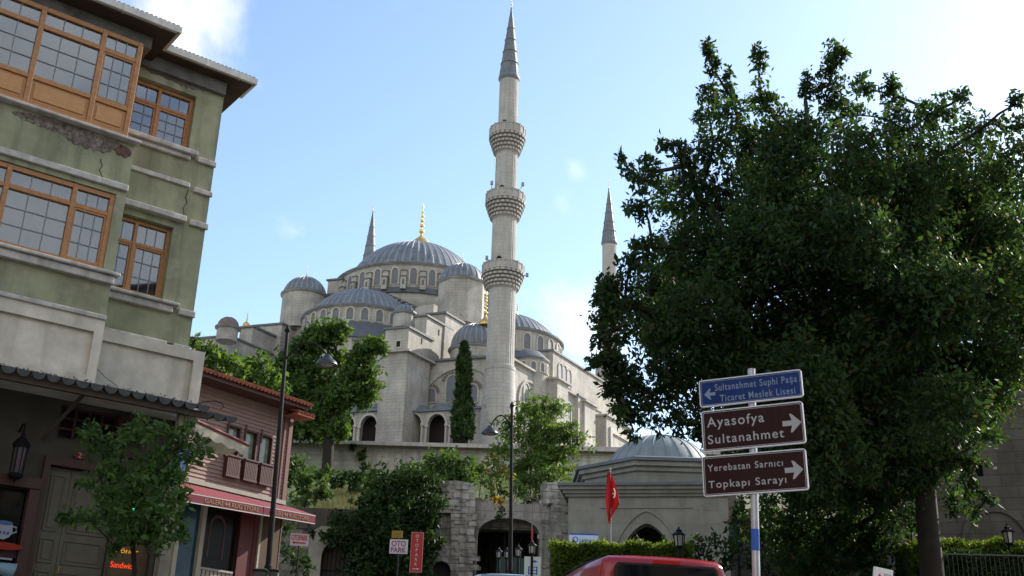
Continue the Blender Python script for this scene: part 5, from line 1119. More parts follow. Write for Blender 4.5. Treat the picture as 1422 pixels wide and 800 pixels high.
# ================================================================== DIRECTION SIGN
SP = at(1048, 620, 13.5); SF = Fr(SP.xy, (math.cos(R(-24)), math.sin(R(-24))))
sg = thing('direction_sign', (SP.x, SP.y, gz(13.5)), 'steel pole with one blue and two brown direction boards in front of the big tree', 'direction sign')
M_steel = mat('galvanised_steel', (.42, .43, .47), .4, metal=.5, noise=(6, .8, 1.1))
zp = at(1044, 514, 13.5).z; zbp = gz(13.5); p_hi = at(1043.5, 514, 13.5); p_lo = at(1050, 795, 13.5)
kk = (p_hi.x-p_lo.x)/(p_hi.z-p_lo.z); xb = p_lo.x-(p_lo.z-zbp)*kk
mb = MB(); mb.tube([(xb, 13.5, zbp), p_hi], .048, 16); mb.rev(p_hi, [(.05, 0), (.05, .01), (0, .02)], 12); put('pole', mb, M_steel, sg, smooth=40)
mb = MB(); a = at(1047.8, 765, 13.5); b = at(1047, 735, 13.5); mb.tube([Vector((xb+(a.z-zbp)*kk, 13.5, a.z)), Vector((xb+(b.z-zbp)*kk, 13.5, b.z))], .0495, 16, cap=False); put('sticker', mb, mat('sticker_blue', (.03, .10, .42), .5), sg)
M_sbl = mat('board_blue', (.008, .03, .14), .5, spec=.12, noise=(3, .7, 1.25), streak=(.35, 6, (.03, .045, .11))); M_sbr = mat('board_brown', (.022, .0045, .0045), .5, spec=.12, noise=(3, .7, 1.3), streak=(.35, 6, (.035, .015, .013))); M_let = mat('reflective_letters', (.32, .33, .35), .5); M_lbl = mat('faded_letters', (.18, .22, .34), .5); M_edge = mat('board_edge', (.50, .50, .56), .4, metal=.3)
def quadboard(tl, tr, bl, br, m, lines, arrow, mlet, nm, rr=.03, curl=0):
    o = .07; P = [SF.px(*q, o) for q in (bl, br, tr, tl)]; w3 = [SF.w(a, z, o) for a, z in P]
    U = (w3[1]-w3[0]+w3[2]-w3[3])/2; V = (w3[3]-w3[0]+w3[2]-w3[1])/2; W_, H_ = U.length, V.length; U = U.normalized(); Nn = SF.n.copy(); V = (V-U*V.dot(U)).normalized(); O = (sum(w3, Vector())/4)-U*W_/2-V*H_/2
    def rr_(i, r):
        p = []
        for cx, cy, a0 in ((i+r, i+r, 180), (W_-i-r, i+r, 270), (W_-i-r, H_-i-r, 0), (i+r, H_-i-r, 90)):
            for k in range(5): a = R(a0+k*22.5); p.append((cx+r*math.cos(a), cy+r*math.sin(a)))
        return p
    mb = MB(); mb.plate([rr_(0, rr)], O, U, V, Nn, .02); b = put(nm, mb, m, sg)
    mb = MB(); mb.plate([rr_(-.004, rr+.004), rr_(.010, rr-.01)], O+Nn*.008, U, V, Nn, .034); put('rim', mb, M_edge, b)
    mb = MB(); mb.plate([rr_(.020, rr-.01), rr_(.027, rr-.012)], O+Nn*.003, U, V, Nn, .002); put('border_line', mb, mlet, b)
    for txt, u, v, h, fit in lines: text_mesh('lettering', txt, O+U*(u*W_)+V*(v*H_), U, V, Nn, h*H_, mlet, b, depth=.003, fit=fit*W_, bold=.010, space=1.18)
    u, v, sz, dr_ = arrow; hh = sz*H_
    A = [(0, .5), (-.5, .0)] 
    arr = [(-.55, -.14), (0.0, -.14), (-.12, -.5), (.0, -.5), (.55, 0), (0, .5), (-.12, .5), (0, .14), (-.55, .14)]
    arr = [(x*dr_, y) for x, y in arr]; mb = MB(); mb.plate([[(x*hh*.9, y*hh) for x, y in arr]], O+U*(u*W_)+V*(v*H_)+Nn*.003, U, V, Nn, .003); put('arrow', mb, mlet, b)
    mb = MB(); p = O+U*(.52*W_); 
    for vv in (.3, .7): mb.para(p+V*(vv*H_-.02)-Nn*.12-U*.07, U*.14, V*.03, Nn*.10)
    put('clamp', mb, M_steel, b)
    return b
quadboard((971, 530), (1113.7, 512.5), (972.5, 565.5), (1113.7, 551), M_sbl, [('Sultanahmet Suphi Paşa', .155, .56, .36, .80), ('Ticaret Meslek Lisesi', .20, .14, .36, .73)], (.10, .46, .42, -1), M_lbl, 'blue_board')
quadboard((973.7, 572.5), (1115, 557), (977.5, 627.5), (1118, 615), M_sbr, [('Ayasofya', .05, .60, .34, .57), ('Sultanahmet', .05, .18, .31, .75)], (.885, .50, .45, 1), M_let, 'brown_board')
quadboard((975.7, 636), (1120, 621.7), (977, 688.7), (1121, 681), M_sbr, [('Yerebatan Sarnıcı', .05, .62, .24, .73), ('Topkapı Sarayı', .05, .20, .26, .75)], (.88, .50, .45, 1), M_let, 'brown_board')
# small leaning white notice at the bottom right
t, fr, a, b, z0, z1 = board('leaning_notice', None, 1212, 789, 1238, 812, 17, (.98, .15), 'small tilted white card with a pink triangle at the bottom right', mat('card_white', (.62, .64, .66), .5))
mb = MB(); mb.fplate(fr, [[(a+.05, z1-.16), (a+.13, z1-.16), (a+.09, z1-.08)]], .005, .005); put('mark', mb, mat('pink_mark', (.5, .03, .15), .5), t)
mb = MB(); mb.fplate(fr, [rect(a+.16, b-.03, z1-.10, z1-.08), rect(a+.17, b-.04, z1-.097, z1-.083)], .005, .005); mb.fbox(fr, a+.17, b-.1, z1-.16, z1-.13, 0, .004); put('print', mb, M_blu, t)
mb = MB(); mb.fbox(fr, (a+b)/2-.02, (a+b)/2+.02, gz(17), z0, -.05, -.01); put('stake', mb, M_iron, t)
t.rotation_euler = (0, R(9), 0)
# ================================================================== VEHICLES
def van():
    hd = Vector((math.sin(R(-12)), math.cos(R(-12)), 0)); rt = Vector((hd.y, -hd.x, 0)); p = at(925, 778, 13.0); zr = at(925, 775, 13.2).z; zg = gz(13.6)
    O = Vector((p.x, 13.0, zg)); H = zr-zg+.0; k = H/1.82
    t = thing('van', (O.x, O.y, zg), 'red van seen from behind with dark rear window, driving up the street', 'van')
    Lv = 3.9; W2 = .80
    # cross sections along the length: (y, half width at roof, roof z, half width at sill)
    def ring(y, wr, zr_, ww, zb=.3, zw=1.05):
        # profile points half: bottom, sill, belt, shoulder, roof edge, crown
        pts = [(ww*.96, zb), (ww, zb+.25), (ww, zw), (wr+.04, zr_-.16), (wr+.01, zr_-.06), (wr-.06, zr_-.015), (wr*.55, zr_+.005), (0, zr_+.012)]
        full = pts+[(-x, z) for x, z in pts[-2::-1]]
        return [O+rt*x+hd*y+Vector((0, 0, z*k)) for x, z in full]
    secs = [(-.02, .60, 1.00, .78), (0, .68, 1.20, .80), (.02, .69, 1.58, .82), (.05, .70, 1.75, .83), (.13, .715, 1.81, .84), (.9, .72, 1.83, .85), (1.7, .70, 1.82, .85), (2.35, .68, 1.76, .85), (2.75, .62, 1.55, .84), (3.1, .6, 1.16, .82), (3.7, .56, .98, .78), (3.95, .5, .7, .72)]
    mb = MB(); rings = [ring(y, wr, zr_, ww, zw=min(1.0, zr_-.35) if zr_ > 1.3 else zr_*.6) for y, wr, zr_, ww in secs]; n = len(rings[0]); vs = [p_ for r_ in rings for p_ in r_]
    fs = [[j*n+i, (j+1)*n+i, (j+1)*n+i+1, j*n+i+1] for j in range(len(rings)-1) for i in range(n-1)]; fs.append(list(range(n))); fs.append([(len(rings)-1)*n+i for i in range(n)][::-1]); fs += [[j*n, j*n+n-1, (j+1)*n+n-1, (j+1)*n] for j in range(len(rings)-1)]
    mb.add(vs, fs); body = put('body', mb, mat('red_paint', (.26, .008, .012), .28, spec=.4, coat=.4, noise=(8, .93, 1.03)), t, smooth=50)
    def q(x, y, z): return O+rt*x+hd*y+Vector((0, 0, z*k))
    mg = mat('car_glass', (.006, .006, .008), .05, spec=.6)
    mb = MB(); bw = [(-.55, 1.08), (.55, 1.08), (.60, 1.2), (.585, 1.62), (.55, 1.665), (-.55, 1.665), (-.585, 1.62), (-.60, 1.2)]
    U, V = rt, (hd*.02+Vector((0, 0, k*.62))).normalized(); mb.plate([[(x, (z-1.08)*k) for x, z in bw]], q(0, -.035, 1.08), U, V, U.cross(V), .03); put('rear_window', mb, mg, t)
    mb = MB(); mb.plate([[(x*1.05, (z-1.36)*1.09*k+.28*k) for x, z in bw], [(x*1.0, (z-1.08)*k) for x, z in bw]], q(0, -.036, 1.08), U, V, U.cross(V), .03); put('window_seal', mb, mat('black_rubber', (.015, .015, .015), .6), t)
    for sx in (-1, 1):
        for (a, b) in ((.45, 1.25), (1.33, 2.1)):
            mb = MB(); A = [q(sx*.862, a, 1.08), q(sx*.862, b, 1.08), q(sx*.765, b, 1.56), q(sx*.765, a, 1.56)]; nrm = rt*sx; mb.add(A+[v-nrm*.03 for v in A], [[0, 1, 2, 3] if sx > 0 else [3, 2, 1, 0]]+[[i, (i+1) % 4, (i+1) % 4+4, i+4] for i in range(4)]); put('side_window', mb, mg, t)
        mb = MB(); mb.para(q(sx*.70-.09, -.03, .75), rt*.16, hd*.03, (0, 0, .42*k)); put('tail_light', mb, mat('tail_red', (.4, .01, .01), .2, spec=.6), t)
        for y in (.7, 3.1):
            mb = MB(); c = q(sx*.78, y, .31); mb.tube([c-rt*sx*.1, c+rt*sx*.1], .31*k, 24); w = put('wheel', mb, mat('tyre', (.02, .02, .02), .8), t)
            mb = MB(); mb.tube([c+rt*sx*.09, c+rt*sx*.108], .18*k, 16); put('rim', mb, M_steel, w)
            mb = MB(); mb.para(q(sx*.98-.09, 2.55, 1.05), rt*.18, hd*.08, (0, 0, .2*k)); put('mirror', mb, mat('black_plastic', (.02, .02, .02), .5), t, bevel=.02)
    mb = MB(); mb.para(q(-.16, -.035, 1.70), rt*.32, hd*.04, (0, 0, .035)); put('brake_light', mb, mat('tail_red', (.4, .01, .01), .2, spec=.6), t)
    mb = MB(); mb.tube([q(.0, -.045, 1.10), q(.25, -.05, 1.14), q(.42, -.05, 1.40)], .009, 6); put('wiper', mb, mat('black_plastic', (.02, .02, .02), .5), t)
    for sx in (-1, 1): mb = MB(); mb.tube([q(sx*.715, .2, 1.775), q(sx*.725, .9, 1.80), q(sx*.72, 1.7, 1.79), q(sx*.69, 2.35, 1.72)], .008, 6); put('roof_seam', mb, mat('black_rubber', (.015, .015, .015), .6), t)
    mb = MB(); mb.tube([q(-.45, 1.9, 1.82), q(-.47, 1.75, 2.05)], .005, 5); put('aerial', mb, mat('black_plastic', (.02, .02, .02), .5), t)
    mb = MB(); mb.para(q(-.82, -.10, .28), rt*1.64, hd*.12, (0, 0, .28*k)); put('bumper', mb, mat('black_plastic', (.02, .02, .02), .5), t, bevel=.03)
    mb = MB(); mb.para(q(-.26, -.03, .62), rt*.52, hd*.02, (0, 0, .11)); put('number_plate', mb, M_wht, t)
    mb = MB(); c = q(.0, .15, 1.80); mb.tube([c, c+Vector((0, 0, .04))], .012, 6); put('roof_knob', mb, mat('black_plastic', (.02, .02, .02), .5), t)
van()
def car():
    Y = 21.5; p = at(699, 803, Y); zg = gz(Y); H = p.z-zg; k = H/1.45; O = Vector((p.x, Y, zg)); hd = Vector((-.05, 1, 0)).normalized(); rt = Vector((hd.y, -hd.x, 0))
    t = thing('parked_car', (O.x, O.y, zg), 'pale car of which only the white roof shows at the bottom below the arch', 'car')
    secs = [(-2.0, .5, .75, .7), (-1.9, .6, .95, .8), (-1.5, .62, 1.0, .84), (-.9, .55, 1.38, .84), (-.4, .56, 1.44, .85), (.3, .56, 1.43, .85), (1.0, .55, 1.1, .84), (1.6, .6, .9, .82), (2.0, .5, .65, .7)]
    mb = MB(); rings = []
    for y, wr, zr_, ww in secs:
        pts = [(ww*.95, .25), (ww, .5), (ww, .62), (wr+.06, zr_-.1), (wr*.9, zr_-.02), (wr*.5, zr_+.01), (0, zr_+.02)]; full = pts+[(-x, z) for x, z in pts[-2::-1]]; rings.append([O+rt*x+hd*y+Vector((0, 0, z*k)) for x, z in full])
    n = len(rings[0]); fs = [[j*n+i, (j+1)*n+i, (j+1)*n+i+1, j*n+i+1] for j in range(len(rings)-1) for i in range(n-1)]+[list(range(n)), [(len(rings)-1)*n+i for i in range(n)][::-1]]+[[j*n, j*n+n-1, (j+1)*n+n-1, (j+1)*n] for j in range(len(rings)-1)]
    mb.add([v for r_ in rings for v in r_], fs); put('body', mb, mat('white_paint', (.6, .66, .62), .3, coat=.5), t, smooth=50)
    for sx in (-1, 1):
        for y in (-1.3, 1.3): mb = MB(); c = O+rt*sx*.78+hd*y+Vector((0, 0, .31)); mb.tube([c-rt*sx*.1, c+rt*sx*.09], .31, 20); put('wheel', mb, MT['tyre'], t)
    mb = MB(); mb.add([O+rt*x+hd*y+Vector((0, 0, z*k)) for x, y, z in ((-.5, -1.42, 1.06), (.5, -1.42, 1.06), (.45, -.98, 1.36), (-.45, -.98, 1.36))], [[0, 1, 2, 3]]); put('rear_window', mb, MT['car_glass'], t)
car()
# ================================================================== STONE BUILDING behind the big tree
SB = Fr(at(1400, 700, 36).xy, (.96, -.28))
sb = thing('stone_building', SB.w(0, gz(36)), 'dim coursed stone building with barred window showing behind the big tree at the right edge', 'building')
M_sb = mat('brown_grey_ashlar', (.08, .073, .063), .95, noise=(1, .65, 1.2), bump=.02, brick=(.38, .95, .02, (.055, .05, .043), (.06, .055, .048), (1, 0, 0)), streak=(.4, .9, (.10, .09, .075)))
gzb = gz(36)
s0 = SB.px(1232, 700)[0]; ztp = SB.px(1395, 512)[1]
w1 = (SB.px(1345, 660)[0], SB.px(1366, 660)[0], SB.px(1355, 662)[1], SB.px(1355, 636)[1]); sa, za = SB.px(1385, 700); zb_ = SB.px(1372, 755)[1]
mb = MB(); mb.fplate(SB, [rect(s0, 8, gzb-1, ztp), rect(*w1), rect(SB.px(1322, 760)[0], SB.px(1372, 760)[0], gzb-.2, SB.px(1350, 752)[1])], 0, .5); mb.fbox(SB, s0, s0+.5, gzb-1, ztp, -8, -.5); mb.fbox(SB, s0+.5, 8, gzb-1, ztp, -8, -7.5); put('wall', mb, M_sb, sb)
mb = MB(); mb.fplate(SB, [arch_pts(SB.px(1378, 700)[0], gzb-1, 2.3, za-gzb+1, .5, 10), arch_pts(SB.px(1378, 700)[0], gzb-1.1, 2.0, za-gzb+1-.15, .5, 10)], .08, .2); put('relieving_arch', mb, M_sb, sb)
mb = MB(); mb.fbox(SB, s0-.3, 8.3, ztp, ztp+.3, -8.3, .35); put('eave', mb, MT['dark_lead'], sb)
mb = MB(); [mb.tube([SB.w(w1[0]+(w1[1]-w1[0])*i/4, w1[2], -.1), SB.w(w1[0]+(w1[1]-w1[0])*i/4, w1[3], -.1)], .02, 5) for i in range(5)]; wn = put('window', mb, M_iron, sb); mb = MB(); mb.fbox(SB, w1[0], w1[1], w1[2], w1[3], -.4, -.35); put('pane', mb, M_dark(), wn)
mb = MB(); mb.fbox(SB, SB.px(1322, 760)[0], SB.px(1372, 760)[0], gzb-.2, SB.px(1350, 752)[1], -.45, -.4); put('doorway', mb, M_dark(), sb)
# dark shed wall in the gap between domed building and stone building
KW = Fr(at(1120, 740, 41).xy, (1, 0)); t = thing('garden_wall', KW.w(0, gz(41)), 'dark brown garden wall almost lost in the shade behind the sign pole', 'wall')
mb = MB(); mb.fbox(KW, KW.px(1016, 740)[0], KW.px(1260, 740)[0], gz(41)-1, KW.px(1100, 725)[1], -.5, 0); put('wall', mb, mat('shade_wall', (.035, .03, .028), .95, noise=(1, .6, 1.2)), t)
mb = MB(); mb.fbox(KW, KW.px(1016, 740)[0], KW.px(1260, 740)[0], KW.px(1100, 725)[1], KW.px(1100, 725)[1]+.12, -.6, .1); put('coping', mb, mat('rusty_coping', (.13, .05, .035), .9), t)
# iron fence before the right hedge
FF = Fr(at(1350, 780, 24.5).xy, (1, -.03)); zt = FF.px(1340, 769)[1]; t = thing('iron_fence', FF.w(0, gz(24.5)), 'low dark iron railing running in front of the right hand hedge', 'fence')
a, b = FF.px(1296, 770)[0], FF.px(1500, 770)[0]
mb = MB(); mb.fbox(FF, a, b, zt-.03, zt, -.02, .02); mb.fbox(FF, a, b, gz(24.5)+.2, gz(24.5)+.23, -.02, .02); put('rails', mb, mat('worn_iron', (.06, .06, .065), .5), t)
mb = MB(); n = int((b-a)/.1); [mb.tube([FF.w(a+i*.1, gz(24.5)), FF.w(a+i*.1, zt-.03)], .008, 4) for i in range(n)]; put('bars', mb, M_iron, t)
# ================================================================== VEGETATION
L_big = leafmat('leaf_big_tree', (.009, .024, .011), (.028, .058, .021), (.045, .035, .018), tr=.40)
L_shr = leafmat('leaf_shrub', (.022, .048, .014), (.050, .092, .026), tr=.28)
L_dark = leafmat('leaf_dark_ivy', (.010, .024, .007), (.022, .046, .011), tr=.25)
L_plane = leafmat('leaf_plane_tree', (.030, .062, .016), (.062, .112, .030), tr=.32)
L_cyp = leafmat('leaf_cypress', (.018, .040, .012), (.035, .065, .018), tr=.1)
L_ail = leafmat('leaf_feathery', (.034, .066, .018), (.068, .12, .032), (.09, .10, .03), tr=.4)
L_hedge = leafmat('leaf_hedge', (.035, .068, .010), (.085, .12, .016), tr=.3)
L_grass = leafmat('dry_grass', (.06, .068, .030), (.11, .105, .05), tr=.15)
L_fic = leafmat('leaf_small_tree', (.020, .05, .017), (.062, .12, .036), tr=.3)
M_bark = mat('bark', (.018, .015, .012), .95, noise=(5, .6, 1.3), bump=.02)
M_bark2 = mat('pale_bark', (.19, .17, .13), .95, noise=(3, .6, 1.3), bump=.02, blotch=(1.5, .5, (.10, .09, .07)))
SCALE_CL = [.82]
def pxclumps(lst, dens, tw=14, spread=.2, up=.15, shell=.5):
    out = []; cs = []
    for (px, py, r, Y, *k) in lst:
        c = at(px, py, Y); rr = r*mpp(c)*SCALE_CL[0]; ry = rr*(k[0] if k else 1.0); rz = rr*(k[1] if len(k) > 1 else 1.0)
        out.append(clump_points(c, (rr, ry, rz), max(70, int(dens*rr*rz*(.85 if r < 32 else 1))), tw, spread, up, shell)); cs.append(c)
    return np.concatenate(out), cs
def branch(mb, forks, cs, rmax, lr):
    """each clump is reached from the nearest point already carried by the tree"""
    nodes = [Vector(f) for f in forks]; nf = len(nodes); par = [-1]*nf; todo = list(cs); path = [(q-nodes[0]).length*.6 for q in nodes]
    while todo:
        best = None
        for c in todo:
            for j, q in enumerate(nodes):
                d = (c-q).length+.45*path[j]
                if c.z < q.z-.2*d: d *= 2.0
                if best is None or d < best[0]: best = (d, c, j)
        d, c, j = best; todo = [q for q in todo if q is not c]; path.append((c-nodes[j]).length+path[j]); nodes.append(c); par.append(j)
    cnt = [1]*len(nodes)
    for i in range(len(nodes)-1, nf-1, -1):
        if par[i] >= 0: cnt[par[i]] += cnt[i]
    for i in range(nf, len(nodes)):
        r = lambda k: min(rmax, lr*math.sqrt(k))
        limb(mb, nodes[par[i]], nodes[i], r(cnt[i]+.6), r(max(.35, cnt[i]-.7)), .08, 4, i)
def tree(name, label, cat, base, trunk, lst, dens, size, lm, bark, group=None, limbs=True, r0=.2, fork=None, aspect=.5, droop=.3, up=.15, lr=.05, extra=None, maxl=60, cname='crown', spread=.2, shell=.5):
    t = thing(name, base, label, cat, group); pts, cs = pxclumps(lst, dens, up=up, spread=spread, shell=shell)
    if extra is not None: pts = np.concatenate([pts, extra])
    leaves(cname, pts, size, lm, t, droop=droop, aspect=aspect)
    mb = MB(); rn = random.Random(3)
    for (pp, rr) in trunk: mb.tube(pp, rr, 10)
    if limbs: branch(mb, fork or [trunk[0][0][-1]], cs[:maxl], r0*.5, lr)
    put('trunk', mb, bark, t, smooth=50); return t, pts
# --- big tree
rn = random.Random(21)
big = [(850, 395, 20, 22), (842, 430, 24, 22), (838, 470, 16, 22), (850, 500, 24, 22), (862, 545, 24, 22), (832, 410, 9, 21.8), (822, 504, 9, 21.8), (860, 570, 18, 22), (870, 420, 26, 22.4), (984, 66, 7, 24, 1, 2.6), (1053, 74, 7, 23, 1, 2.2), (1158, 66, 9, 23, 1, 2.0), (1169, 74, 9, 23, 1, 1.5), (1240, 112, 9, 24, 1, 1.6), (1014, 112, 8, 24.5, 1, 2), (1118, 112, 8, 23, 1, 2), (1410, 135, 8, 22, 1, 1.8), (1338, 130, 11, 22.5, 1.5, .7)]
def bl(px, py, r, Y=None, k=1, kz=1): big.append((px, py, r, Y if Y else 24+rn.uniform(-2.4, 2.4), k, kz))
for a in ((986, 88, 11, 24, 1, 2.4), (984, 135, 17, 24, 1, 1.5), (1014, 132, 11, 24.5, 1, 1.6), (1054, 88, 9, 23, 1, 2.3), (1056, 135, 19, 23.5, 1, 1.6), (1018, 158, 22), (985, 165, 20, 23.5), (1118, 130, 10, 23, 1, 1.6), (1160, 82, 13, 23, 1, 1.6), (1152, 118, 22, 23.2, 1, 1.3), (1165, 160, 30, 24), (1197, 122, 16, 24.5, 1, 1.3), (1240, 132, 15, 24, 1, 1.6), (1243, 172, 28, 23), (1290, 160, 22, 23.5), (1312, 148, 18, 23), (1332, 138, 14, 22.5, 1, .7), (1372, 172, 20, 22.5, 1, .7), (1409, 146, 7, 22, 1, 1.7), (1412, 180, 20, 22, 1, .9), (1340, 178, 22),
    (860, 218, 9, 22, 1, 1), (872, 234, 12, 22), (895, 222, 10, 22.5), (922, 198, 13, 23, 1.2, .8), (945, 205, 14, 23), (905, 240, 18, 22.6), (890, 255, 14, 22.3), (955, 228, 24, 23), (990, 205, 26, 23.4), (1030, 195, 30), (1085, 175, 30), (1120, 190, 34), (1060, 215, 42),
    (876, 285, 12, 22), (896, 295, 17, 22), (925, 270, 26), (970, 280, 42), (1040, 280, 55), (1120, 260, 60), (1200, 225, 55), (1280, 230, 55), (1350, 240, 52), (1420, 240, 50),
    (884, 338, 11, 22), (905, 345, 20, 22.4), (876, 372, 18, 22), (850, 388, 13, 21.8), (905, 385, 32), (960, 350, 48), (1040, 360, 60), (1130, 345, 70), (1230, 320, 70), (1330, 330, 70), (1420, 330, 60),
    (828, 412, 8, 21.6), (845, 425, 15, 21.8), (862, 455, 24, 22), (835, 448, 10, 22), (910, 450, 42), (980, 440, 60), (1070, 450, 70), (1170, 440, 75), (1270, 430, 75), (1370, 430, 65), (1430, 420, 50),
    (824, 504, 8, 21.6), (846, 500, 14, 21.8), (868, 520, 24, 22), (845, 535, 10, 22), (905, 530, 38), (965, 530, 50), (1040, 530, 60), (1120, 530, 70), (1215, 520, 70), (1310, 520, 60), (1375, 500, 45), (1425, 470, 30), (1385, 530, 18, 23), (1425, 500, 16),
    (868, 578, 12, 22), (880, 600, 9, 22), (895, 575, 20, 22), (935, 585, 26, 22.4, 1, .8), (985, 590, 32), (1050, 600, 45), (1120, 610, 50), (1170, 620, 48), (1220, 590, 36), (1300, 560, 40), (1350, 575, 30), (1378, 600, 14, 23, 1, 1), (1352, 640, 18, 23), (1345, 675, 16, 22.6), (1372, 690, 9, 22.4), (1330, 700, 18), (1352, 712, 12, 22.5), (1318, 640, 16, 24), (1180, 680, 34), (1120, 680, 36), (1230, 700, 22), (1200, 645, 26), (1080, 660, 30), (1040, 650, 34, 27), (1100, 650, 40, 28), (1160, 660, 40, 28), (1215, 660, 34, 28), (1140, 720, 40, 28), (1190, 730, 34, 28), (1075, 730, 36, 28), (1230, 640, 30, 27), (1010, 640, 20, 27), (1240, 690, 34, 27), (1260, 640, 26, 26.5), (1225, 740, 30, 27.5), (1265, 720, 20, 26), (1160, 770, 36, 28), (1110, 780, 34, 28), (1205, 780, 28, 27.5)):
    bl(*a)
for i in range(70):   # inner filling of the crown at other depths
    x, y = rn.uniform(930, 1420), rn.uniform(215, 640)
    if (x-1190)**2/270**2+(y-420)**2/240**2 < 1: bl(x, y, rn.uniform(40, 62), rn.uniform(20.5, 28))
B0 = at(1290, 760, 24.5); B0 = Vector((B0.x, 24.5, gz(24.5))); f1 = at(1284, 672, 24.5)
fk = [at(1247, 600, 24.5), at(1298, 585, 25), at(1330, 560, 24), at(1262, 560, 24.5), at(1180, 480, 24.3), at(1240, 400, 24.6), at(1320, 420, 24), at(1090, 400, 23.6), at(1150, 300, 24), at(1260, 280, 24), at(1010, 330, 23.4), at(960, 470, 23)]
tr = [([B0, B0+Vector((0, 0, 1.2)), f1], [.31, .25, .22]), ([f1, at(1258, 640, 24.4), fk[0], fk[3]], [.16, .13, .11, .09]), ([f1, at(1268, 620, 24.7), at(1266, 590, 24.7), fk[3]], [.14, .11, .1, .09]), ([f1, at(1298, 630, 24.9), fk[1], at(1290, 500, 25), fk[5]], [.16, .14, .12, .1, .08]), ([f1, at(1325, 620, 24.2), fk[2], fk[6]], [.18, .15, .13, .09]),
      ([fk[3], fk[4], fk[7], fk[10]], [.15, .13, .10, .06]), ([fk[4], fk[8]], [.11, .06]), ([fk[5], fk[9]], [.1, .06]), ([fk[4], fk[11]], [.10, .05])]
SCALE_CL[0] = .9
big_t, bp = tree('large_tree', 'huge dark broadleaf tree with forked trunk filling the right half of the view', 'tree', B0, tr, big, 4300, .13, L_big, M_bark, fork=fk, r0=.16, lr=.022, aspect=.46, droop=.55, maxl=240, spread=.24)
SCALE_CL[0] = .82
# --- dark bushes behind/below the big tree
def shrub(name, label, lst, dens, size, lm, group=None, aspect=.5, stems=True, droop=.2, up=.2, cat='shrub', shell=.5):
    Y = lst[0][3]; c = at(lst[0][0], lst[0][1], Y); base = Vector((c.x, Y, gz(Y))); t = thing(name, base, label, cat, group)
    pts, cs = pxclumps(lst, dens, up=up, shell=shell); leaves('foliage', pts, size, lm, t, aspect=aspect, droop=droop)
    if stems:
        mb = MB()
        for i, c in enumerate(cs): limb(mb, base+Vector((.1*i-.2, 0, 0)), c, .05, .015, .1, 5, i)
        put('stem', mb, M_bark, t)
    return t
shrub('dark_shrub', 'dense dark shrubbery in deep shade behind the direction sign pole', [(1050, 700, 40, 33), (1110, 720, 45, 33), (1040, 760, 40, 32), (1100, 770, 50, 32), (1160, 760, 50, 33), (1190, 720, 40, 34), (1030, 720, 25, 34)], 900, .17, L_dark)
shrub('dark_shrub', 'rounded dark bushes between the pointed doorway and the sign pole', [(975, 755, 16, 36), (990, 748, 12, 36), (1008, 752, 18, 36), (965, 765, 14, 36), (1000, 775, 25, 36)], 1500, .13, L_dark)
shrub('dark_shrub', 'small dark bush against the right door jamb of the domed building', [(955, 762, 12, 38), (925, 758, 12, 38.5)], 1500, .12, L_dark)
shrub('dark_shrub', 'dark leafy bush at the bottom below the big tree trunk', [(1235, 785, 26, 27), (1260, 775, 22, 27), (1215, 760, 16, 30)], 1500, .12, L_dark)
# --- hedges
def hedge(x0, x1, y0, Y, label, depth=1.1, lm=None, n=26000):
    a, b = at(x0, y0, Y), at(x1, y0, Y); t = thing('hedge', ((a.x+b.x)/2, Y, gz(Y)), label, 'hedge', 'clipped hedges')
    L_ = b.x-a.x; zt = (a.z+b.z)/2; k = n; face = RNG.random(k); u = RNG.random(k); v = RNG.random(k)
    p = np.stack([a.x+L_*u, Y+depth*v, np.full(k, zt)], 1); fr_ = face < .62
    p[fr_, 1] = Y+RNG.normal(size=fr_.sum())*.04; p[fr_, 2] = gz(Y)+(zt-gz(Y))*v[fr_]; p[:, 2] += (a.z-zt)+(b.z-a.z)*u; p[:, 2] += .05*np.sin(p[:, 0]*5)+.04*np.sin(p[:, 0]*13+1); p += RNG.normal(size=p.shape)*.045
    leaves('foliage', p, .085, lm or L_hedge, t, aspect=.55, droop=-.2)
    mb = MB(); mb.add([(a.x, Y+.08, gz(Y)), (b.x, Y+.08, gz(Y)), (b.x, Y+depth-.05, gz(Y)), (a.x, Y+depth-.05, gz(Y)), (a.x, Y+.08, a.z-.1), (b.x, Y+.08, b.z-.1), (b.x, Y+depth-.05, b.z-.1), (a.x, Y+depth-.05, a.z-.1)], [[0, 3, 2, 1], [4, 5, 6, 7], [0, 1, 5, 4], [1, 2, 6, 5], [2, 3, 7, 6], [3, 0, 4, 7]]); put('twig_core', mb, mat('twiggy_core', (.02, .028, .01), 1), t)
hedge(766, 962, 757, 35, 'bright yellow green clipped hedge behind the van, in front of the domed building', n=30000)
hedge(1262, 1470, 756, 26.5, 'clipped green hedge behind the iron railing at the right edge', n=26000)
hedge(1296, 1500, 772, 25.4, 'darker clipped hedge close behind the iron railing', n=22000, lm=L_dark, depth=.6)
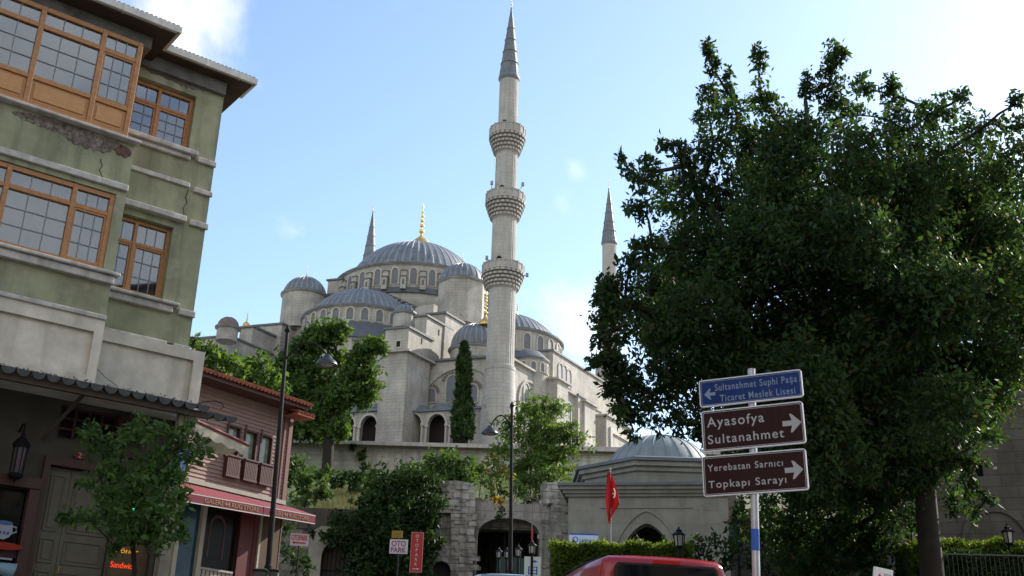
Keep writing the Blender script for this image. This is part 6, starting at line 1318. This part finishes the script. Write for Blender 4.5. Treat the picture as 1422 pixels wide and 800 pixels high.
# --- tree by the mosque (left)
Yp = 113
def ground_at(Y): return gz(Y)
T0 = at(458, 612, Yp); T0 = Vector((T0.x, Yp, gz(Yp)))
pl = [(448, 466, 22, Yp), (430, 478, 20, Yp), (470, 462, 16, Yp), (415, 495, 22, Yp), (395, 515, 24, Yp+1), (520, 480, 15, Yp-1), (505, 488, 14, Yp-1), (532, 486, 9, Yp-1), (500, 515, 26, Yp), (480, 545, 28, Yp), (515, 540, 16, Yp), (440, 520, 28, Yp+1), (410, 545, 28, Yp), (455, 560, 26, Yp), (430, 590, 26, Yp), (400, 590, 24, Yp), (470, 595, 20, Yp), (505, 555, 14, Yp), (385, 560, 20, Yp), (495, 500, 16, Yp), (465, 500, 16, Yp+1)]
tree('plane_tree', 'bushy light green pollarded tree on the terrace left of the mosque buttress', 'tree', T0, [([T0, at(460, 560, Yp), at(452, 520, Yp)], [.6, .45, .35]), ([at(460, 560, Yp), at(492, 520, Yp), at(510, 490, Yp)], [.35, .28, .15])], pl, 1000, .46, L_plane, M_bark, r0=.5, lr=.09, fork=[at(452, 520, Yp), at(492, 520, Yp)])
T0 = Vector((at(395, 600, 108).x, 108, gz(108)))
# --- shrubs between green building and terrace
def treelet(name, label, lst, dens, size, lm, group, r=.2, cat='tree', aspect=.5, bark=None, xb=None):
    dens = dens*5
    Y = lst[0][3]; cxm = sum(q[0] for q in lst)/len(lst) if xb is None else xb; low = max(q[1]+q[2] for q in lst); b = at(cxm, low, Y); base = Vector((b.x, Y, gz(Y))); topc = min(lst, key=lambda q: q[1]); m = at(cxm, (low+topc[1])/2, Y)
    return tree(name, label, cat, base, [([base, m], [r, r*.6])], lst, dens, size, lm, bark or M_bark, group=group, r0=r, lr=r*.15, aspect=aspect)
GRP = 'trees on the slope behind the shop'
treelet('slope_tree', 'low sunlit tree just right of the green building, above the pink roof', [(285, 485, 14, 72), (300, 492, 16, 72), (275, 500, 14, 72), (315, 505, 16, 72), (268, 475, 8, 72), (290, 510, 16, 72), (330, 515, 14, 72), (300, 528, 18, 72)], 95, .42, L_ail, GRP)
treelet('slope_tree', 'green tree between the small left tree and the pollarded tree', [(345, 512, 18, 80), (360, 505, 14, 80), (370, 525, 20, 80), (345, 535, 20, 80), (385, 540, 16, 80), (365, 550, 20, 80), (330, 535, 16, 80)], 85, .45, L_plane, GRP)
treelet('slope_tree', 'rounded leafy shrub growing beside the pink wall corner below the terrace wall', [(412, 640, 14, 58), (425, 655, 18, 58), (410, 670, 18, 58), (440, 675, 20, 58), (420, 692, 18, 58), (450, 655, 10, 58), (402, 655, 12, 58), (448, 690, 14, 58)], 150, .28, L_shr, GRP, r=.1)
treelet('slope_tree', 'low dark shrub under the terrace wall between grass and ivy', [(470, 668, 14, 75), (490, 662, 14, 75), (512, 655, 14, 75), (500, 675, 16, 75), (455, 672, 10, 75)], 110, .36, L_dark, GRP, r=.1)
treelet('ivy_mass', 'dense dark green creeper cascading over the wall left of the ruined pier', [(540, 685, 34, 48.9), (578, 695, 34, 48.9), (515, 705, 28, 48.8), (555, 725, 42, 48.5), (594, 720, 20, 48.4), (500, 738, 30, 48.5), (540, 765, 42, 48.2), (580, 765, 30, 48.2), (482, 750, 22, 48.4), (505, 785, 28, 48.2), (560, 665, 26, 49.5), (592, 668, 24, 49.2), (525, 668, 20, 50), (600, 750, 16, 48), (455, 742, 12, 48.4), (470, 722, 14, 48.5), (610, 700, 12, 48), (530, 720, 34, 48.7), (575, 795, 26, 48)], 420, .19, L_dark, None, r=.15, cat='creeper')
treelet('ivy_mass', 'dark creeper hanging under the rug shop awning end left of the arched door', [(405, 765, 20, 44), (420, 785, 18, 44), (400, 735, 12, 44), (430, 735, 10, 48)], 200, .20, L_dark, None, r=.06, cat='creeper')
treelet('fig_tree', 'bright green rounded fig tree growing on top of the ruined pier', [(600, 648, 22, 52), (625, 643, 22, 52), (645, 652, 20, 52), (612, 664, 18, 52), (652, 664, 14, 52), (584, 656, 18, 52.5), (632, 666, 16, 51.8), (572, 652, 14, 53), (664, 655, 12, 53)], 230, .24, L_shr, None, r=.1, cat='tree')
# trees above the gate
ail = [(735, 570, 14, 58), (752, 562, 15, 58), (770, 572, 14, 58), (720, 585, 12, 58), (745, 590, 20, 58), (785, 600, 16, 57), (800, 612, 9, 57), (765, 605, 20, 57), (735, 615, 20, 58), (710, 605, 13, 58), (775, 630, 20, 57), (795, 622, 8, 57), (700, 630, 14, 57), (750, 640, 24, 57), (720, 650, 18, 57), (785, 650, 14, 57), (760, 660, 18, 56), (695, 655, 12, 56), (735, 675, 16, 56)]
bs = at(745, 690, 57); tk = [([Vector((bs.x+dx*.3, 57.4, gz(57.4)-.2 if False else bs.z-1)), at(745+dx*8, 640, 57.5), at(745+dx*17, 595, 57.6)], [.09, .07, .03]) for dx in (-2, -1, 0, 1, 2)]
t = thing('feathery_tree', Vector((bs.x, 57.4, bs.z-1)), 'feathery light green tree of heaven rising above the carriage arch', 'tree')
def fronds(lst, per, L_, n_leaf, seed):
    out = []; rn = np.random.default_rng(seed)
    for (px, py, r, Y) in lst:
        c = np.array(at(px, py, Y)); rr = r*mpp(c)
        for _ in range(int(per*rr*rr)+3):
            d = rn.normal(size=3); d[2] = abs(d[2])*.5+.1; d /= np.linalg.norm(d); s = c+rn.normal(size=3)*rr*.42; u = np.cross(d, [0, 0, 1.]); u /= np.linalg.norm(u); ln = L_*rn.uniform(.6, 1.2)
            tt = np.linspace(.15, 1, n_leaf)[:, None]; ax_ = s+d*ln*tt-np.array([0, 0, 1])*.45*ln*tt**2
            for sg in (-1, 1): out.append(ax_+u*sg*.10*(1-.5*tt)+rn.normal(size=ax_.shape)*.02)
    return np.concatenate(out)
leaves('crown', fronds(ail, 85, 1.0, 10, 5), .20, L_ail, t, aspect=.38, droop=.5)
mb = MB(); [mb.tube(p_, r_, 7) for p_, r_ in tk]; rn = random.Random(8)
for i, q in enumerate(ail): limb(mb, tk[i % 5][0][1], at(q[0], q[1], q[3]), .04, .012, .08, 5, i)
put('trunk', mb, M_bark2, t, smooth=50)
shrub('sumac_bush', 'reddish green sprawling bush on the gate top left of the lamp pole', [(685, 640, 14, 55), (700, 660, 14, 54), (680, 665, 16, 54), (670, 650, 10, 55), (692, 680, 12, 53)], 700, .2, leafmat('leaf_reddish', (.06, .09, .025), (.12, .12, .03), (.25, .08, .04)), aspect=.4)
shrub('dark_shrub', 'dark growth in the gap above the carriage arch', [(700, 690, 16, 51.3), (730, 692, 16, 51.3), (680, 690, 12, 51.2), (750, 690, 10, 51.2), (718, 680, 14, 52)], 900, .18, L_dark)
shrub('yellow_plant', 'small yellowing plant hanging over the arch edge beside the lamp pole', [(690, 694, 6, 49.3), (697, 699, 4, 49.1)], 500, .12, leafmat('leaf_yellow', (.08, .055, .012), (.15, .09, .02)), stems=False, cat='plant')
shrub('hanging_plant', 'dark tuft trailing over the arch crown', [(696, 708, 8, 49.0), (692, 716, 5, 48.9)], 600, .12, L_dark, stems=False, cat='plant')
shrub('wall_tuft', 'yellowish moss tuft on the masonry right of the arch', [(759, 701, 5, 49.7)], 700, .09, L_grass, stems=False, cat='plant')
shrub('wall_tuft', 'green caper tuft growing from the terrace wall coping', [(502, 628, 7, 118.4), (490, 620, 4, 118.5), (503, 636, 5, 118.3)], 70, .4, L_shr, stems=False, cat='plant')
# cypress
def cypress():
    Y = 126; b = at(642, 614, Y); tp = at(645, 478, Y); base = Vector((b.x, Y, ZM-.6)); t = thing('cypress', base, 'tall narrow dark cypress standing against the mosque wall beside the minaret foot', 'tree'); n = 26000
    base.z -= .6; u = RNG.random(n)**.8; H = tp.z-base.z; zz = base.z+H*(.02+.98*u); rmax = 15.5*mpp(b); pr = rmax*np.clip((1-u)*3.2, 0, 1)**.6*(.85+.15*np.sin(u*9))*(1-.45*u); a = RNG.random(n)*2*np.pi; rr = pr*(.68+.32*RNG.random(n)+.14*np.sin(a*5+u*21)+.12*np.sin(a*3-u*47)); x = base.x+(tp.x-base.x)*u+rr*np.cos(a); y = Y+rr*np.sin(a)
    leaves('foliage', np.stack([x, y, zz], 1), .42, L_cyp, t, aspect=.35, droop=-1.6)
    mb = MB(); mb.tube([base, (tp.x, Y, tp.z-2)], [.3, .05], 8); put('trunk', mb, M_bark, t)
cypress()
# dry grass on the slope
def grass(x0, x1, y0, y1, Y0, Y1, n, nm, label, h, lm):
    t = None; px = RNG.uniform(x0, x1, n); Y = RNG.uniform(Y0, Y1, n); pts = []
    X = (px-711)/FOC*Y*.98; z = np.interp(Y, [p[0] for p in GP], [p[1] for p in GP]); P_ = np.stack([X, Y, z], 1)
    v = []; W_ = .03*h; ang = RNG.random(n)*np.pi; dx = np.cos(ang)*W_; dy = np.sin(ang)*W_; lean = RNG.normal(size=(n, 2))*h*.25; hh = h*(.6+.8*RNG.random(n))
    vv = np.empty((n, 3, 3)); vv[:, 0] = P_; vv[:, 0, 0] -= dx; vv[:, 0, 1] -= dy; vv[:, 1] = P_; vv[:, 1, 0] += dx; vv[:, 1, 1] += dy; vv[:, 2] = P_; vv[:, 2, :2] += lean; vv[:, 2, 2] += hh
    me = bpy.data.meshes.new(nm); me.from_pydata(vv.reshape(-1, 3).tolist(), [], [[3*i, 3*i+1, 3*i+2] for i in range(n)]); me.materials.append(lm); o = bpy.data.objects.new(nm, me); C.objects.link(o); tag(o, label, 'grass', kind='stuff')
grass(430, 540, 0, 0, 60.5, 80, 14000, 'dry_grass', 'straw coloured dry grass on the slope below the terrace wall', 1.1, L_grass)
grass(380, 900, 0, 0, 62, 118, 30000, 'slope_grass', 'green and yellow weeds covering the hillside', .5, L_shr)
# --- small street tree in front of the green building
Yf = 13.6
fc = [(120, 600, 14), (130, 612, 16), (150, 625, 18), (175, 612, 16), (195, 590, 12), (200, 605, 18), (222, 605, 16), (255, 595, 12), (258, 612, 16), (278, 625, 12), (265, 640, 14), (240, 635, 16), (215, 640, 24), (235, 665, 26), (200, 665, 26), (165, 655, 20), (140, 665, 14), (125, 672, 10), (150, 690, 22), (105, 722, 9), (90, 720, 5), (125, 725, 10), (145, 722, 14), (180, 700, 30), (220, 705, 28), (245, 720, 16), (200, 735, 26), (165, 735, 18), (235, 745, 12), (250, 690, 12), (255, 745, 6), (160, 760, 10), (215, 755, 16)]
fl = [(x, y, r, Yf+random.uniform(-.35, .35)) for x, y, r in fc]
T0 = at(187, 795, Yf); T0 = Vector((T0.x, Yf, gz(Yf)+.13)); m = at(184, 745, Yf)
tree('street_tree', 'small leafy street tree with thin trunk in front of the green building door', 'tree', T0, [([T0, at(187, 795, Yf), m, at(190, 700, Yf)], [.035, .03, .028, .02])], fl, 9500, .092, L_fic, M_bark, r0=.03, lr=.006, aspect=.42, fork=[m, at(190, 700, Yf)], spread=.3, droop=.1, up=.3)
mb = MB(); c = Vector((T0.x, Yf, gz(Yf)+.134)); mb.rev(c, [(.30, 0), (.30, .01), (0, .01)], 16); p_ = thing('tree_pit', c, 'round soil pit around the small street tree trunk', 'tree pit'); put('soil', mb, M_earth, p_)
print('objects', len(bpy.data.objects))

# ================================================================== unseen houses added beside and behind the photographer to block sky light
M_hw = [mat('ochre_render', (.36, .29, .18), .95, noise=(1, .8, 1.1)), mat('grey_render', (.30, .29, .27), .95, noise=(1, .8, 1.1)), mat('rose_render', (.34, .22, .18), .95, noise=(1, .8, 1.1)), mat('cream_render', (.42, .38, .30), .95, noise=(1, .8, 1.1))]
def house(p, d, w, dep, h, m, label):
    fr = Fr(p, d); z0 = gz(p[1])-1.5; t = thing('unseen_house', fr.w(w/2, z0+1.5), label, 'house', 'unseen houses added to block sky light')
    holes = []; nw = max(2, int(w/2.2))
    for fl_ in range(int((h-1)/2.9)):
        for i in range(nw): a = w*(i+.5)/nw; holes.append(rect(a-.5, a+.5, z0+2.5+fl_*2.9, z0+4.0+fl_*2.9))
    mb = MB(); mb.fplate(fr, [rect(0, w, z0, z0+1.5+h)]+holes, 0, .25); mb.fbox(fr, 0, w, z0, z0+1.5+h, -dep, -.6); mb.fbox(fr, 0, .2, z0, z0+1.5+h, -.6, -.25); mb.fbox(fr, w-.2, w, z0, z0+1.5+h, -.6, -.25); put('wall', mb, m, t)
    for q in holes:
        a, b, zz0, zz1 = q[0][0], q[1][0], q[0][1], q[2][1]; mb = MB()
        for x in (a, (a+b)/2-.03, b-.06): mb.fbox(fr, x, x+.06, zz0, zz1, -.16, -.1)
        for z in (zz0, zz0+.95, zz1-.06): mb.fbox(fr, a+.06, b-.06, z, z+.06, -.155, -.105)
        wn = put('window', mb, MT['cream_paint'], t); mb = MB(); mb.fbox(fr, a, b, zz0, zz1, -.2, -.18); put('pane', mb, MT['dark_glass'], wn)
        mb = MB(); mb.fbox(fr, a-.1, b+.1, zz0-.1, zz0-.003, -.1, .1); put('sill', mb, M_trim, wn)
    mb = MB(); A, B, Cc, D = fr.w(-.3, z0+1.5+h, .5), fr.w(w+.3, z0+1.5+h, .5), fr.w(w+.3, z0+1.5+h, -dep-.3), fr.w(-.3, z0+1.5+h, -dep-.3); r1, r2 = fr.w(1.5, z0+3.2+h, -dep/2), fr.w(w-1.5, z0+3.2+h, -dep/2)
    mb.add([A, B, Cc, D, r1, r2], [[0, 1, 5, 4], [1, 2, 5], [2, 3, 4, 5], [3, 0, 4], [3, 2, 1, 0]]); put('roof', mb, M_rtile, t)
house((7.2, 9.5), (-.05, -1), 9, 9, 12.5, M_hw[0], 'unseen ochre three storey house added as sky blocker on the right side of the street beside the photographer')
house((6.8, .3), (-.05, -1), 10, 9, 11.5, M_hw[2], 'unseen rose house added as sky blocker on the right side just behind the photographer')
house((6.3, -10.2), (-.08, -1), 11, 9, 12.8, M_hw[1], 'unseen grey house added as sky blocker, furthest down the right side of the street')
house((-12.5, -12), (.12, 1), 11, 9, 11.8, M_hw[3], 'unseen cream house added as sky blocker on the left side lower down the street')
house((-11.2, -.8), (.2, 1), 10, 9, 12, M_hw[1], 'unseen grey house added as sky blocker on the left side next to the green building')
house((8, -26), (-1, 0), 15, 9, 11.0, M_hw[3], 'unseen cream house added as sky blocker, closing the bottom of the street')

# loose cable looped over the canopy end
lc = thing('loose_cable', at(300, 562, 18.4), 'thin black cable looping over the end of the corrugated canopy', 'cable')
mb = MB(); mb.tube([at(x, y, 18.2) for x, y in ((272, 562), (284, 558), (298, 557), (308, 560), (311, 565), (306, 568))], .009, 5); mb.tube([at(x, y, 18.2) for x, y in ((278, 562), (285, 572), (288, 584))], .012, 5); put('cable', mb, M_iron, lc)
